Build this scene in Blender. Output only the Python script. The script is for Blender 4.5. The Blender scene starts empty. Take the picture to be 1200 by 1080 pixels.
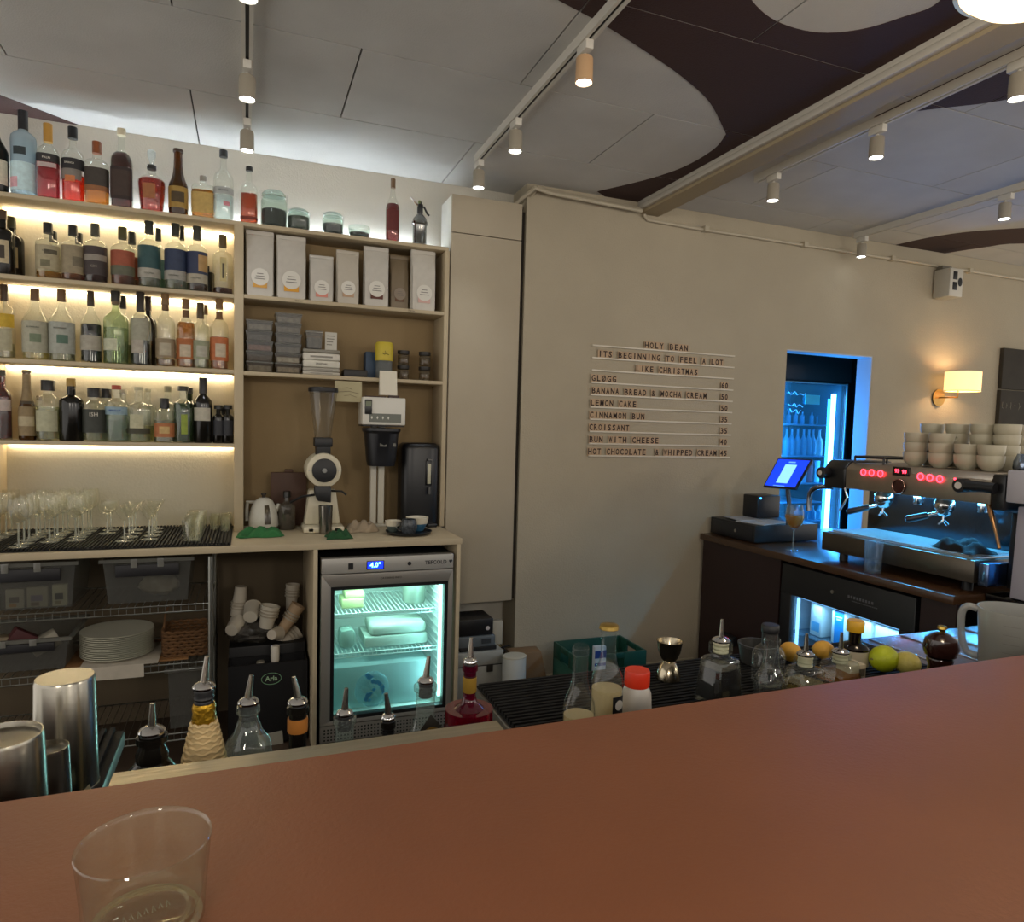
import bpy, bmesh, math, random
import numpy as np
from mathutils import Matrix, Vector
random.seed(7)
PI = math.pi
SC = bpy.context.scene
COL = SC.collection

# ---------------------------------------------------------------- camera
CAMH = 1.46
YAW, PIT, ROL = map(math.radians, (21.34164, 3.86725, 1.59047))
FPX, CX, CY = 802.7446, 601.84, 554.45
_f = Vector((math.sin(YAW)*math.cos(PIT), math.cos(YAW)*math.cos(PIT), -math.sin(PIT)))
_r0 = Vector((math.cos(YAW), -math.sin(YAW), 0)); _u0 = _r0.cross(_f)
_r = _r0*math.cos(ROL)+_u0*math.sin(ROL); _u = -_r0*math.sin(ROL)+_u0*math.cos(ROL)
cam_d = bpy.data.cameras.new('camera'); cam = bpy.data.objects.new('camera', cam_d); COL.objects.link(cam)
cam.matrix_world = Matrix(((_r.x, _u.x, -_f.x, 0), (_r.y, _u.y, -_f.y, 0), (_r.z, _u.z, -_f.z, CAMH), (0, 0, 0, 1)))
cam_d.sensor_width = 36; cam_d.lens = FPX/1200*36
cam_d.shift_x = (600-CX)/1200; cam_d.shift_y = (CY-540)/1200
cam_d.clip_start = .02
SC.camera = cam

def ray(px, py):
    return _f*FPX+_r*(px-CX)-_u*(py-CY)
def atY(px, py, Y):
    r = ray(px, py)*(Y/ray(px, py).y); return Vector((r.x, r.y, r.z+CAMH))
def atX(px, py, X):
    r = ray(px, py)*(X/ray(px, py).x); return Vector((r.x, r.y, r.z+CAMH))
def atZ(px, py, z):
    r = ray(px, py); r = r*((z-CAMH)/r.z); return Vector((r.x, r.y, z))
def mpp(x, y, z=1.4):          # metres per photograph pixel at a place
    return (Vector((x, y, z-CAMH)).dot(_f))/FPX

# ---------------------------------------------------------------- world and exposure
w = bpy.data.worlds.new('world'); SC.world = w; w.use_nodes = True
w.node_tree.nodes['Background'].inputs[0].default_value = (1.0, .95, .88, 1)
w.node_tree.nodes['Background'].inputs[1].default_value = 0.9
SC.view_settings.view_transform = 'Standard'; SC.view_settings.look = 'None'
SC.view_settings.exposure = 0.46; SC.view_settings.gamma = 1; SC.view_settings.use_curve_mapping = False
SC.cycles.transparent_max_bounces = 40
SC.cycles.max_bounces = 8
SC.cycles.sample_clamp_indirect = 4
SC.cycles.caustics_reflective = False; SC.cycles.caustics_refractive = False

def lamp(name, kind, loc, power, color, rot=(0, 0, 0), size=.1, size_y=None, spot=None, blend=.6):
    d = bpy.data.lights.new(name, kind); d.energy = power; d.color = color
    if kind == 'AREA':
        d.shape = 'RECTANGLE' if size_y else 'DISK'; d.size = size
        if size_y: d.size_y = size_y
    elif kind == 'SPOT':
        d.spot_size = spot; d.spot_blend = blend; d.shadow_soft_size = size
    else: d.shadow_soft_size = size
    o = bpy.data.objects.new(name, d); COL.objects.link(o); o.location = loc; o.rotation_euler = rot
    return o
# unseen point lamps added behind the camera for fill and glints on metal
lamp('fill_lamp', 'POINT', (-.9, -1.6, 2.2), 45, (1, .90, .78), size=.16)
lamp('fill_lamp', 'POINT', (1.6, -2.2, 2.2), 45, (1, .90, .78), size=.16)
lamp('fill_lamp', 'POINT', (4.3, -.6, 2.2), 36, (1, .90, .78), size=.16)

# ---------------------------------------------------------------- materials
def S(h):                      # hex sRGB to linear
    c = [int(h[i:i+2], 16)/255 for i in (0, 2, 4)]
    return tuple((v/12.92 if v <= .04045 else ((v+.055)/1.055)**2.4) for v in c)+(1,)
_M = {}
def mat(h, rough=.6, metal=0, var=.0, vs=8, bump=0, bs=60, spec=.5, coat=0, stretch=None, key=''):
    k = (h, rough, metal, var, vs, bump, bs, spec, coat, stretch, key)
    if k in _M: return _M[k]
    m = bpy.data.materials.new('m_'+h); m.use_nodes = True; nt = m.node_tree; b = nt.nodes['Principled BSDF']
    b.inputs['Base Color'].default_value = S(h); b.inputs['Roughness'].default_value = rough
    b.inputs['Metallic'].default_value = metal; b.inputs['Specular IOR Level'].default_value = spec
    b.inputs['Coat Weight'].default_value = coat
    if var or bump:
        tc = nt.nodes.new('ShaderNodeTexCoord'); mp = nt.nodes.new('ShaderNodeMapping')
        nt.links.new(tc.outputs['Object'], mp.inputs[0])
        if stretch: mp.inputs['Scale'].default_value = stretch
    if var:
        n = nt.nodes.new('ShaderNodeTexNoise'); n.inputs['Scale'].default_value = vs; n.inputs['Detail'].default_value = 5
        nt.links.new(mp.outputs[0], n.inputs['Vector'])
        mr = nt.nodes.new('ShaderNodeMapRange'); mr.inputs[1].default_value = .3; mr.inputs[2].default_value = .7
        mr.inputs[3].default_value = 1-var; mr.inputs[4].default_value = 1+var
        nt.links.new(n.outputs[0], mr.inputs[0])
        mx = nt.nodes.new('ShaderNodeVectorMath'); mx.operation = 'SCALE'; mx.inputs[0].default_value = S(h)[:3]
        nt.links.new(mr.outputs[0], mx.inputs['Scale']); nt.links.new(mx.outputs[0], b.inputs['Base Color'])
    if bump:
        n = nt.nodes.new('ShaderNodeTexNoise'); n.inputs['Scale'].default_value = bs; n.inputs['Detail'].default_value = 4
        nt.links.new(mp.outputs[0], n.inputs['Vector'])
        bp = nt.nodes.new('ShaderNodeBump'); bp.inputs['Strength'].default_value = bump; bp.inputs['Distance'].default_value = .004
        nt.links.new(n.outputs[0], bp.inputs['Height']); nt.links.new(bp.outputs[0], b.inputs['Normal'])
    _M[k] = m; return m
def emis(h, s, key=''):
    k = ('e', h, s, key)
    if k in _M: return _M[k]
    m = bpy.data.materials.new('glow_'+h); m.use_nodes = True; b = m.node_tree.nodes['Principled BSDF']
    b.inputs['Base Color'].default_value = S(h); b.inputs['Emission Color'].default_value = S(h)
    b.inputs['Emission Strength'].default_value = s; _M[k] = m; return m
def glass(h='f4f8f4', body=.05, rough=.02, ior=1.5, bodycol=None):
    """thin walled glass or liquid: tinted see-through + fresnel gloss + a little body colour"""
    k = ('g', h, body, rough, ior, bodycol)
    if k in _M: return _M[k]
    m = bpy.data.materials.new('glass_'+h); m.use_nodes = True; nt = m.node_tree; nt.nodes.clear()
    out = nt.nodes.new('ShaderNodeOutputMaterial'); tr = nt.nodes.new('ShaderNodeBsdfTransparent'); tr.inputs[0].default_value = S(h)
    df = nt.nodes.new('ShaderNodeBsdfDiffuse'); df.inputs[0].default_value = S(bodycol or h)
    tl = nt.nodes.new('ShaderNodeBsdfTranslucent'); tl.inputs[0].default_value = S(bodycol or h)
    ad = nt.nodes.new('ShaderNodeMixShader'); ad.inputs[0].default_value = .5
    nt.links.new(df.outputs[0], ad.inputs[1]); nt.links.new(tl.outputs[0], ad.inputs[2])
    m1 = nt.nodes.new('ShaderNodeMixShader'); m1.inputs[0].default_value = body
    nt.links.new(tr.outputs[0], m1.inputs[1]); nt.links.new(ad.outputs[0], m1.inputs[2])
    gl = nt.nodes.new('ShaderNodeBsdfGlossy'); gl.inputs['Roughness'].default_value = rough
    fr = nt.nodes.new('ShaderNodeFresnel'); fr.inputs[0].default_value = ior
    # keep fresnel sane on back faces of thin shells
    geo = nt.nodes.new('ShaderNodeNewGeometry'); 
    lw = nt.nodes.new('ShaderNodeLayerWeight'); lw.inputs[0].default_value = .28
    pw = nt.nodes.new('ShaderNodeMath'); pw.operation = 'POWER'; pw.inputs[1].default_value = 1.6
    nt.links.new(lw.outputs['Facing'], pw.inputs[0])
    ml = nt.nodes.new('ShaderNodeMath'); ml.operation = 'MULTIPLY_ADD'; ml.inputs[1].default_value = .55; ml.inputs[2].default_value = .05
    nt.links.new(pw.outputs[0], ml.inputs[0]); ml.use_clamp = True
    m2 = nt.nodes.new('ShaderNodeMixShader'); nt.links.new(ml.outputs[0], m2.inputs[0])
    nt.links.new(m1.outputs[0], m2.inputs[1]); nt.links.new(gl.outputs[0], m2.inputs[2])
    nt.links.new(m2.outputs[0], out.inputs[0]); _M[k] = m; return m

BLACK = mat('141416', .45); BLACKG = mat('0e0e10', .2); STEEL = mat('b9b6ae', .28, 1, key='st'); CHROME = mat('d8d8d8', .12, 1)
BRUSH = mat('b2aea5', .33, 1, .05, 30, .15, 30, stretch=(1, 1, 14)); PAPER = mat('d9d2c0', .8); WHITE = mat('d8d6cc', .5)
BOARD = mat('b8a88a', .6, var=.05, vs=10, bump=.1, bs=120)        # pale oak-look laminate
BOARDB = mat('a08d6c', .7, var=.05, vs=10)
CLEAR = glass('fdfdf8', .035); PLASTIC = glass('dcdfd8', .18, .2)

# ---------------------------------------------------------------- mesh builder
class MB:
    def __init__(s): s.v = []; s.f = []
    def _add(s, vs, fs):
        n = len(s.v); s.v += [tuple(p) for p in vs]; s.f += [tuple(i+n for i in f) for f in fs]; return s
    def box(s, x0, x1, y0, y1, z0, z1):
        return s._add([(x0, y0, z0), (x1, y0, z0), (x1, y1, z0), (x0, y1, z0), (x0, y0, z1), (x1, y0, z1), (x1, y1, z1), (x0, y1, z1)],
                      [(3, 2, 1, 0), (4, 5, 6, 7), (0, 1, 5, 4), (1, 2, 6, 5), (2, 3, 7, 6), (3, 0, 4, 7)])
    def cbox(s, cx, cy, z0, w, d, h): return s.box(cx-w/2, cx+w/2, cy-d/2, cy+d/2, z0, z0+h)
    def lathe(s, prof, c=(0, 0, 0), seg=20, sq=0, sy=1, a0=0, a1=2*PI):
        """prof: (r, z) from bottom to top; sq>0 squares the section off"""
        full = abs(a1-a0-2*PI) < 1e-6; n = seg if full else seg+1
        vs = []; fs = []
        for r, z in prof:
            for i in range(n):
                a = a0+(a1-a0)*i/seg
                ca, sa = math.cos(a), math.sin(a); k = 1
                if sq: k = (abs(ca)**(2+sq*4)+abs(sa)**(2+sq*4))**(-1/(2+sq*4))
                vs.append((c[0]+r*k*ca, c[1]+r*k*sa*sy, c[2]+z))
        for j in range(len(prof)-1):
            for i in range(seg):
                a, b = j*n+i, j*n+(i+1) % n
                fs.append((a, b, b+n, a+n))
        if full:
            if prof[0][0] > 1e-5: fs.append(tuple(range(n-1, -1, -1)))
            if prof[-1][0] > 1e-5: fs.append(tuple((len(prof)-1)*n+i for i in range(n)))
        return s._add(vs, fs)
    def open_lathe(s, prof, c=(0, 0, 0), seg=20, sq=0, sy=1):
        n0 = len(s.f); s.lathe(prof, c, seg, sq, sy)
        s.f = [f for i, f in enumerate(s.f) if i < n0 or len(f) == 4]; return s
    def cyl(s, c, r, h, seg=20, axis='z', r2=None):
        t = MB().lathe([(r, 0), (r if r2 is None else r2, h)], seg=seg)
        def q(p):
            x, y, z = p
            if axis == 'x': x, y, z = z, x, y
            elif axis == 'y': x, y, z = x, z, -y
            return (x+c[0], y+c[1], z+c[2])
        return s._add([q(p) for p in t.v], t.f)
    def tube(s, pts, r, seg=8, rr=None):
        P = [Vector(p) for p in pts]; n = len(P); vs = []; fs = []
        t = (P[1]-P[0]).normalized(); nrm = t.orthogonal().normalized()
        for i in range(n):
            t2 = ((P[i+1]-P[i-1]) if 0 < i < n-1 else (P[1]-P[0] if i == 0 else P[-1]-P[-2])).normalized()
            nrm = (nrm-t2*nrm.dot(t2)).normalized(); bi = t2.cross(nrm)
            R = rr[i] if rr else r
            for k in range(seg):
                a = 2*PI*k/seg; vs.append(P[i]+(nrm*math.cos(a)+bi*math.sin(a))*R)
        for i in range(n-1):
            for k in range(seg):
                a, b = i*seg+k, i*seg+(k+1) % seg; fs.append((a, b, b+seg, a+seg))
        fs.append(tuple(range(seg-1, -1, -1))); fs.append(tuple((n-1)*seg+k for k in range(seg)))
        return s._add(vs, fs)
    def prism(s, poly, a, b, axis='z'):
        n = len(poly)
        def q(u, v, t): return {'z': (u, v, t), 'y': (u, t, v), 'x': (t, u, v)}[axis]
        return s._add([q(u, v, a) for u, v in poly]+[q(u, v, b) for u, v in poly],
                      [tuple(range(n-1, -1, -1)), tuple(range(n, 2*n))]+[(i, (i+1) % n, n+(i+1) % n, n+i) for i in range(n)])
    def sphere(s, c, r, sx=1, sy=1, sz=1, seg=14, rings=9):
        t = MB().lathe([(max(1e-6, r*math.sin(PI*i/rings)), -r*math.cos(PI*i/rings)) for i in range(rings+1)], seg=seg)
        return s._add([(c[0]+x*sx, c[1]+y*sy, c[2]+z*sz) for x, y, z in t.v], t.f)
    def xf(s, M): s.v = [tuple(M @ Vector(p)) for p in s.v]; return s
    def rot(s, ax, deg, piv=(0, 0, 0)):
        p = Vector(piv); return s.xf(Matrix.Translation(p) @ Matrix.Rotation(math.radians(deg), 4, ax) @ Matrix.Translation(-p))
    def mv(s, x, y, z): return s.xf(Matrix.Translation((x, y, z)))
    def mesh(s, m, bevel=0, seg=2, ang=38, wob=0):
        me = bpy.data.meshes.new('mesh'); me.from_pydata(s.v, [], s.f)
        bm = bmesh.new(); bm.from_mesh(me)
        bmesh.ops.remove_doubles(bm, verts=bm.verts, dist=1e-6)
        bmesh.ops.recalc_face_normals(bm, faces=bm.faces)
        if bevel:
            es = [e for e in bm.edges if len(e.link_faces) == 2 and e.calc_face_angle(0) > .6]
            bmesh.ops.bevel(bm, geom=es, offset=bevel, segments=seg, affect='EDGES', profile=.5, clamp_overlap=True)
        if wob:
            for v in bm.verts: v.co += Vector((random.uniform(-1, 1), random.uniform(-1, 1), random.uniform(-1, 1)))*wob
        bm.to_mesh(me); bm.free()
        me.polygons.foreach_set('use_smooth', [True]*len(me.polygons))
        me.set_sharp_from_angle(angle=math.radians(ang)); me.materials.append(m); return me
    def build(s, name, m, parent=None, bevel=0, label=None, loc=None, **k):
        return link(name, s.mesh(m, bevel, **k), parent, label, loc)
def link(name, me, parent=None, label=None, loc=None):
    me.name = name; o = bpy.data.objects.new(name, me); COL.objects.link(o)
    if parent: o.parent = parent
    if label: o['label'] = label
    if loc: o.location = loc
    return o
NOLIFT = ('back_bar_shelving', 'back_counter', 'work_counter', 'wire_rack', 'side_counter', 'front_bar')
def thing(name, label, cat, loc=(0, 0, 0), rz=0, group=None):
    o = bpy.data.objects.new(name, None); COL.objects.link(o); o.empty_display_size = .05
    o.location = (loc[0], loc[1], loc[2]+(0 if name in NOLIFT else .001)); o.rotation_euler = (0, 0, math.radians(rz)); o['label'] = label; o['category'] = cat
    if group: o['group'] = group
    return o
def tag(o, label, cat, group=None, loc=None, rz=None):
    o['label'] = label; o['category'] = cat
    if group: o['group'] = group
    if loc: o.location = (loc[0], loc[1], loc[2]+.001)
    if rz is not None: o.rotation_euler = (0, 0, math.radians(rz))
    return o
def struct(name, mb, m, parent=None, bevel=0, label=None):
    o = mb.build(name, m, parent, bevel, label)
    if not parent: o['kind'] = 'structure'
    return o
def dup(t, loc, rz=None, label=None, group=None):
    r = t.copy(); COL.objects.link(r); r.location = loc
    if rz is not None: r.rotation_euler = (0, 0, math.radians(rz))
    if label: r['label'] = label
    if group: r['group'] = group
    for c in list(t.children):
        d = c.copy(); COL.objects.link(d); d.parent = r
        for g in list(c.children):
            e = g.copy(); COL.objects.link(e); e.parent = d
    return r
def text(name, s, size, m, parent, loc, rz=0, tilt=90, align='CENTER', sp=1, ext=.0004, sx=1, label=None, bold=0):
    cu = bpy.data.curves.new('txt', 'FONT'); cu.body = s; cu.size = size; cu.align_x = align; cu.align_y = 'CENTER'
    cu.extrude = ext; cu.space_character = sp; cu.resolution_u = 2; cu.offset = bold
    to = bpy.data.objects.new('txt', cu); me = bpy.data.meshes.new_from_object(to); bpy.data.objects.remove(to)
    me.materials.clear(); me.materials.append(m)
    o = link(name, me, parent, label); o.location = loc; o.rotation_euler = (math.radians(tilt), 0, math.radians(rz)); o.scale = (sx, 1, 1)
    return o
# ---------------------------------------------------------------- room shell
PLASTER = mat('ada28c', .85, var=.04, vs=3, bump=.5, bs=140, key='wallB')
PLASTERA = mat('c2bdb0', .85, var=.03, vs=3, bump=.4, bs=140)
CEILW = mat('c3c2bd', .9, var=.05, vs=5, bump=.35, bs=160)
MAROON = mat('38201b', .75, var=.06, vs=5, bump=.3, bs=160)
DARKJ = mat('3a3834', .9)
CEILZ = 2.75
struct('floor', MB().box(-3, 7.5, -3, 5.6, -.05, 0), mat('4a3c30', .5, var=.15, vs=4))
struct('wall_back', MB().box(-3, 1.5, 3.66, 3.8, 0, 2.9), PLASTERA)
wb = MB().box(1.385, 3.187, 3.46, 3.58, 0, 2.9).box(1.385, 1.5, 3.58, 3.66, 0, 2.9).box(3.92, 7.5, 3.46, 3.58, 0, 2.9).box(3.187, 3.92, 3.46, 3.58, 2.0, 2.9)
struct('wall_right', wb, PLASTER)
struct('wall_storeroom', MB().box(2.6, 6, 5.4, 5.5, 0, 2.9).box(2.5, 2.6, 3.58, 5.5, 0, 2.9).box(6, 6.1, 3.58, 5.5, 0, 2.9), mat('4c4a48', .9))
struct('baseboard_right', MB().box(1.385, 2.575, 3.445, 3.46, 0, .07), mat('b3a68b', .6), bevel=.003)
ceil = struct('ceiling', MB().box(-3, 7.5, -3, 5.6, 2.765, 2.9), DARKJ)

def crom(pts, n=6):
    out = []
    for i in range(len(pts)-1):
        p0, p1, p2, p3 = pts[max(i-1, 0)], pts[i], pts[i+1], pts[min(i+2, len(pts)-1)]
        for k in range(n):
            t = k/n
            out.append(tuple(.5*((2*b)+(c-a)*t+(2*a-5*b+4*c-d)*t*t+(3*b-a-3*c+d)*t**3) for a, b, c, d in zip(p0, p1, p2, p3)))
    out.append(pts[-1]); return out
def clip(poly, x0, x1, y0, y1):
    for ax, lim, sg in ((0, x0, 1), (0, x1, -1), (1, y0, 1), (1, y1, -1)):
        out = []
        for i in range(len(poly)):
            a, b = poly[i-1], poly[i]; da, db = (a[ax]-lim)*sg, (b[ax]-lim)*sg
            if (da >= 0) != (db >= 0):
                t = da/(da-db); out.append((a[0]+(b[0]-a[0])*t, a[1]+(b[1]-a[1])*t))
            if db >= 0: out.append(b)
        poly = out
        if len(poly) < 3: return []
    return poly
def cz(pts): return [tuple(atZ(x, y, CEILZ)[:2]) for x, y in pts]
shape_big = crom(cz([(560, -62), (610, -25), (655, 0), (710, 30), (760, 62), (800, 90), (832, 120), (851, 157)]))+ \
            crom(cz([(851, 157), (836, 175), (800, 196), (755, 211), (700, 224)]), 5)+[(1.85, 3.46), (2.08, 3.46), (2.08, .6)]+ \
            crom(cz([(1150, -60), (1100, 2), (1060, 19), (1010, 34), (960, 38), (915, 27), (885, 5), (850, -45)]), 5)
shape_left = [(-2.2, 3.66), (-2.2, 3.2)]+crom(cz([(-60, 88), (0, 111), (45, 128), (97, 148)]), 5)
shape_mid = cz([(1024, 137), (1200, 53), (1330, -22), (1400, 40), (1300, 92), (1200, 113), (1150, 121), (1087, 128)])
shape_right = crom(cz([(1036, 290), (1090, 278), (1140, 271), (1200, 267), (1300, 262)]), 4)+crom(cz([(1320, 292), (1200, 285), (1150, 290), (1091, 299)]), 4)
LAMPW = .0032
def panels(x0, x1, ys, offs, polys, ph=1.18):
    for k in range(len(ys)-1):
        yb, ya = ys[k], ys[k+1]
        xs = [x0]+[v for v in [offs[k]+ph*i for i in range(-6, 9)] if x0+.05 < v < x1-.05]+[x1]
        for a, b in zip(xs, xs[1:]):
            q = (a+LAMPW, b-LAMPW, ya+LAMPW, yb-LAMPW)
            MB().box(*q, 2.75, 2.764).build('panel', CEILW, ceil)
            for P in polys:
                c = clip(P, *q)
                if len(c) > 2: MB().prism(c, 2.7482, 2.7505).build('painted_panel', MAROON, ceil, label='dark maroon painted area of the ceiling')
panels(-2.2, 2.08, [3.66, 3.08, 2.5, 1.92, 1.34, .76, .18, -.4], [-.21, .37, -.22, .37, -.22, .37, -.22], [shape_big, shape_left])
panels(2.2, 7, [3.46, 3.22, 2.6, 1.98, 1.36, .74, .12, -.4], [3.28, 2.645, 3.28, 2.645, 3.28, 2.645, 3.28], [shape_mid, shape_right])
bm_ = struct('trim_1', MB().box(2.08, 2.2, -.4, 3.46, 2.685, 2.762), mat('a6977a', .6), bevel=.003, label='boxed ceiling beam')
MB().box(2.055, 2.08, -.4, 3.46, 2.70, 2.725).build('cable_duct', mat('c9c4b8', .5), bm_, .002)
MB().box(2.06, 2.08, -.4, 3.46, 2.728, 2.762).build('cable_duct', mat('c9c4b8', .5), bm_, .002)
# pipes along the ceiling line of the right wall
PIPE = mat('b5ab95', .5)
t = thing('ceiling_pipes', 'pair of painted pipes rising from tall cabinet and running along ceiling', 'pipe', (1.35, 3.44, 2.6))
for k, (dy, dz) in enumerate(((0, 0), (.028, .03))):
    MB().tube([tuple(Vector(p)-Vector((1.35, 3.44, 2.6))) for p in ((1.30+k*.05, 3.56, 2.55), (1.33+k*.05, 3.52, 2.64), (1.40+k*.03, 3.42+dy-.03, 2.705+dz*.6), (1.5, 3.41+dy, 2.70+dz*.6), (2.06, 3.41+dy, 2.685+dz*.6))], .011, 8).build('pipe', PIPE, t)
tag(MB().tube([(2.09, 3.44, 2.68), (2.12, 3.445, 2.655), (2.4, 3.446, 2.65), (4.4, 3.446, 2.652), (7, 3.446, 2.65)], .010, 8).build('wall_conduit', PIPE), 'thin painted conduit running along top of menu wall', 'pipe')
for k in range(6):
    MB().box(2.5+k*.75, 2.53+k*.75, 3.425, 3.462, 2.635, 2.667).build('pipe_clip', PIPE, bpy.data.objects['wall_conduit'])

# ---------------------------------------------------------------- lighting tracks and spots
TRK = mat('c9c5ba', .5); TRD = mat('2c2a28', .6); SPOTM = mat('9c9484', .5); SPOTE = emis('f4fbff', 9)
def track(x, y0, y1, label):
    t = thing('light_track', label, 'light track', (x, y0, 2.715), 0, 'light tracks on the ceiling'); L = y1-y0
    MB().box(-.018, -.006, 0, L, 0, .034).box(.006, .018, 0, L, 0, .034).box(-.006, .006, 0, L, .02, .034).build('rail', TRK, t)
    MB().box(-.006, .006, .01, L-.01, .006, .02).build('contact_slot', TRD, t); return t
track(0, .9, 3.34, 'white ceiling light track above the bottle shelves')
track(1.03, .9, 3.22, 'white ceiling light track running up to the tall cabinet')
track(2.385, .9, 2.86, 'white ceiling light track beside the boxed beam')
track(3.62, .9, 3.38, 'white ceiling light track nearest the wall speaker')
def spot(x, y, label, long=.078, m=SPOTM, pw=4.5):
    t = thing('track_spotlight', label, 'spotlight', (x, y, 2.715-.03), 0, 'track spotlights')
    MB().box(-.014, .014, -.035, .035, .0, .03).tube([(0, 0, .0), (0, 0, -.02)], .006, 8).build('adapter', TRK, t, .003)
    MB().lathe([(.001, -.012), (.025, -.013), (.028, -.018), (.029, -.015-long), (.027, -.016-long), (.026, -.010-long), (.001, -.010-long)], seg=24).build('lamp_housing', m, t)
    MB().cyl((0, 0, -.013-long), .024, .003, 20).build('lens', SPOTE, t)
    lamp('spot_beam', 'SPOT', (x, y, 2.685-.02-long), pw, (.93, .97, 1), size=.03, spot=math.radians(75), blend=.9)
W = 'cylindrical ceiling spotlight '
spot(0, 2.07, W+'cut by the top edge above the bottle shelves'); spot(0, 2.70, W+'in the middle of the track above the shelves'); spot(0, 3.2, W+'closest to the bottle shelves')
spot(1.03, 3.2, W+'hanging just above the tall cabinet'); spot(1.03, 2.72, W+'in the middle of the cabinet track'); spot(1.03, 2.1, W+'warm toned, beside the maroon ceiling area', m=mat('c9a47c', .5))
spot(2.385, 2.74, W+'at the far end of the track beside the beam'); spot(2.385, 2.15, W+'second on the track beside the beam'); spot(2.385, 1.6, W+'largest, at the right edge of the picture')
spot(3.62, 3.33, W+'almost touching the menu wall', pw=.6); spot(3.62, 2.45, W+'above the wall speaker')

# ---------------------------------------------------------------- shelf unit
FY, BY = 3.45, 3.66
ZS = {0: 2.364, 1: 2.033, 2: 1.688, 3: 1.346}
ZC = .93
su = thing('back_bar_shelving', 'pale wood wall shelving with lit bottle bay and unlit storage bay', 'shelf', (0, FY, ZC))
def sb(name, x0, x1, y0, y1, z0, z1, m=BOARD, bev=.0015, label=None):
    return MB().box(x0, x1, y0-FY, y1-FY, z0-ZC, z1-ZC).build(name, m, su, bev, label)
T = .018
sb('shelf_board', -2.0, .96, FY, BY, ZS[0]-T, ZS[0])
for k in (1, 2, 3): sb('shelf_board', -.995, -.055, FY, BY, ZS[k]-T, ZS[k])
sb('shelf_board', -.014, .942, FY, BY, 2.02, 2.038); sb('shelf_board', -.014, .942, FY, BY, 1.667, 1.685)
sb('upright', -.055, -.014, FY, BY, ZC, ZS[0]-T); sb('upright', .942, .965, FY, BY, ZC, ZS[0]-T); sb('upright', -1.035, -.995, FY, BY, ZC, ZS[0]-T)
sb('back_panel', -.995, -.055, BY-.008, BY-.001, ZC, ZS[0]-T, mat('d2cab2', .8, var=.03, vs=6, bump=.3, bs=90))
sb('back_panel', -.014, .942, BY-.008, BY-.001, ZC, ZS[0]-T, mat('96805c', .8, var=.05, vs=6, bump=.2, bs=90), label='unlit tan back panel')
LEDW = emis('ffedc8', 22); LEDC = emis('e2f0ff', 42)
for k in range(4):
    z = ZS[k]-T
    sb('led_strip', -.985, -.065, 3.636, 3.648, z-.006, z-.0005, LEDW, 0, 'warm glowing light strip')
sb('led_strip', -1.4, .9, 3.625, 3.64, ZS[0]+.0005, ZS[0]+.006, LEDC, 0, 'cool glowing light strip')

# ---------------------------------------------------------------- tall cabinet
tc = thing('tall_cabinet', 'tall plain beige wall cabinet beside the shelving', 'cabinet', (1.17, 3.45, .51))
zt = 2.633-.51; zs = atY(570, 277, 3.45).z-.51
CABM = mat('aea28c', .7, var=.03, vs=4, bump=.25, bs=150, key='cab')
MB().box(-.197, .187, .02, .208, 0, zt).build('body', mat('d2cfc4', .6), tc, .002)
MB().box(-.197, .187, 0, .018, 0, zs-.002).build('door', CABM, tc, .002)
MB().box(-.197, .187, 0, .018, zs+.002, zt).build('door', CABM, tc, .002)
MB().box(.193, .213, .03, .20, 0, zt-.03).build('gap_shade', mat('2b251d', .9), tc)  # dark strip put in for the shade of the gap beside the cabinet

# ---------------------------------------------------------------- counter
CFY = 3.06
cb = thing('back_counter', 'long pale wood worktop under the shelving holding glasses and coffee gear', 'counter', (0, CFY, 0))
MB().box(-2, .946, 0, .60, ZC-.027, ZC).build('worktop', BOARD, cb, .0015)
MB().box(.272, .29, .0, .59, 0, ZC-.027).build('partition', BOARD, cb, .001)
MB().box(.922, .94, .0, .59, 0, ZC-.027).build('end_panel', BOARD, cb, .001)
MB().box(-1.9, .922, .575, .59, 0, ZC-.027).build('back_board', mat('5d503c', .8), cb)

# ---------------------------------------------------------------- wall door hole and cooler room
struct('trim_2', MB().box(3.187, 3.92, 3.462, 3.578, 1.992, 2.0).box(3.912, 3.92, 3.462, 3.578, 0, 1.992), mat('b9bec2', .6), label='pale door reveal')

# ---------------------------------------------------------------- bar counter (customer side)
ZB = CAMH-.385
BART = mat('955b3b', .5, var=.07, vs=5, bump=.12, bs=220, spec=.5, key='bar')
br = thing('front_bar', 'broad reddish brown bar counter in the foreground', 'bar counter', (0, .2, 0))
MB().box(-1.6, 3.4, -.55+.13, .5932, ZB-.04, ZB).build('bar_top', BART, br, .0012)
MB().box(-1.6, 3.4, -.1, .56, 0, ZB-.04).build('bar_front', mat('4a2b20', .6), br)
# inner work counters
wc = thing('work_counter', 'stainless steel work counter behind the bar', 'work counter', (0, .86, 0))
ZW = .91
MB().box(.45, 3.2, 0, .50, ZW-.03, ZW-.004).build('worktop', BRUSH, wc, .002)
MB().box(.47, 3.18, .02, .48, .12, ZW-.03).build('cabinet_body', mat('26241f', .5), wc)
MB().box(-1.6, -.2, 0, .48, ZW-.03, ZW-.004).build('worktop', BRUSH, wc, .002)
MB().box(-1.58, -.22, .02, .46, .12, ZW-.03).build('cabinet_body', mat('26241f', .5), wc)
LED = mat('bdb39c', .28, 1, .06, 12, .2, 20, stretch=(1, 12, 1))
lg = MB().box(-.139, .318, .7935, .853, CAMH-.402, CAMH-.400).box(-.139, .318, .851, .853, CAMH-.43, CAMH-.402)
tag(lg.build('steel_bar_edge', LED), 'stainless steel edge strip along the inside of bar top', 'edge strip')
sr = thing('speed_rail', 'steel bottle rail hung behind the bar holding pourer bottles', 'bottle rail', (.13, .95, .72))
MB().box(-.32, .31, -.09, .10, 0, .004).build('rail_floor', BRUSH, sr)
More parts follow.
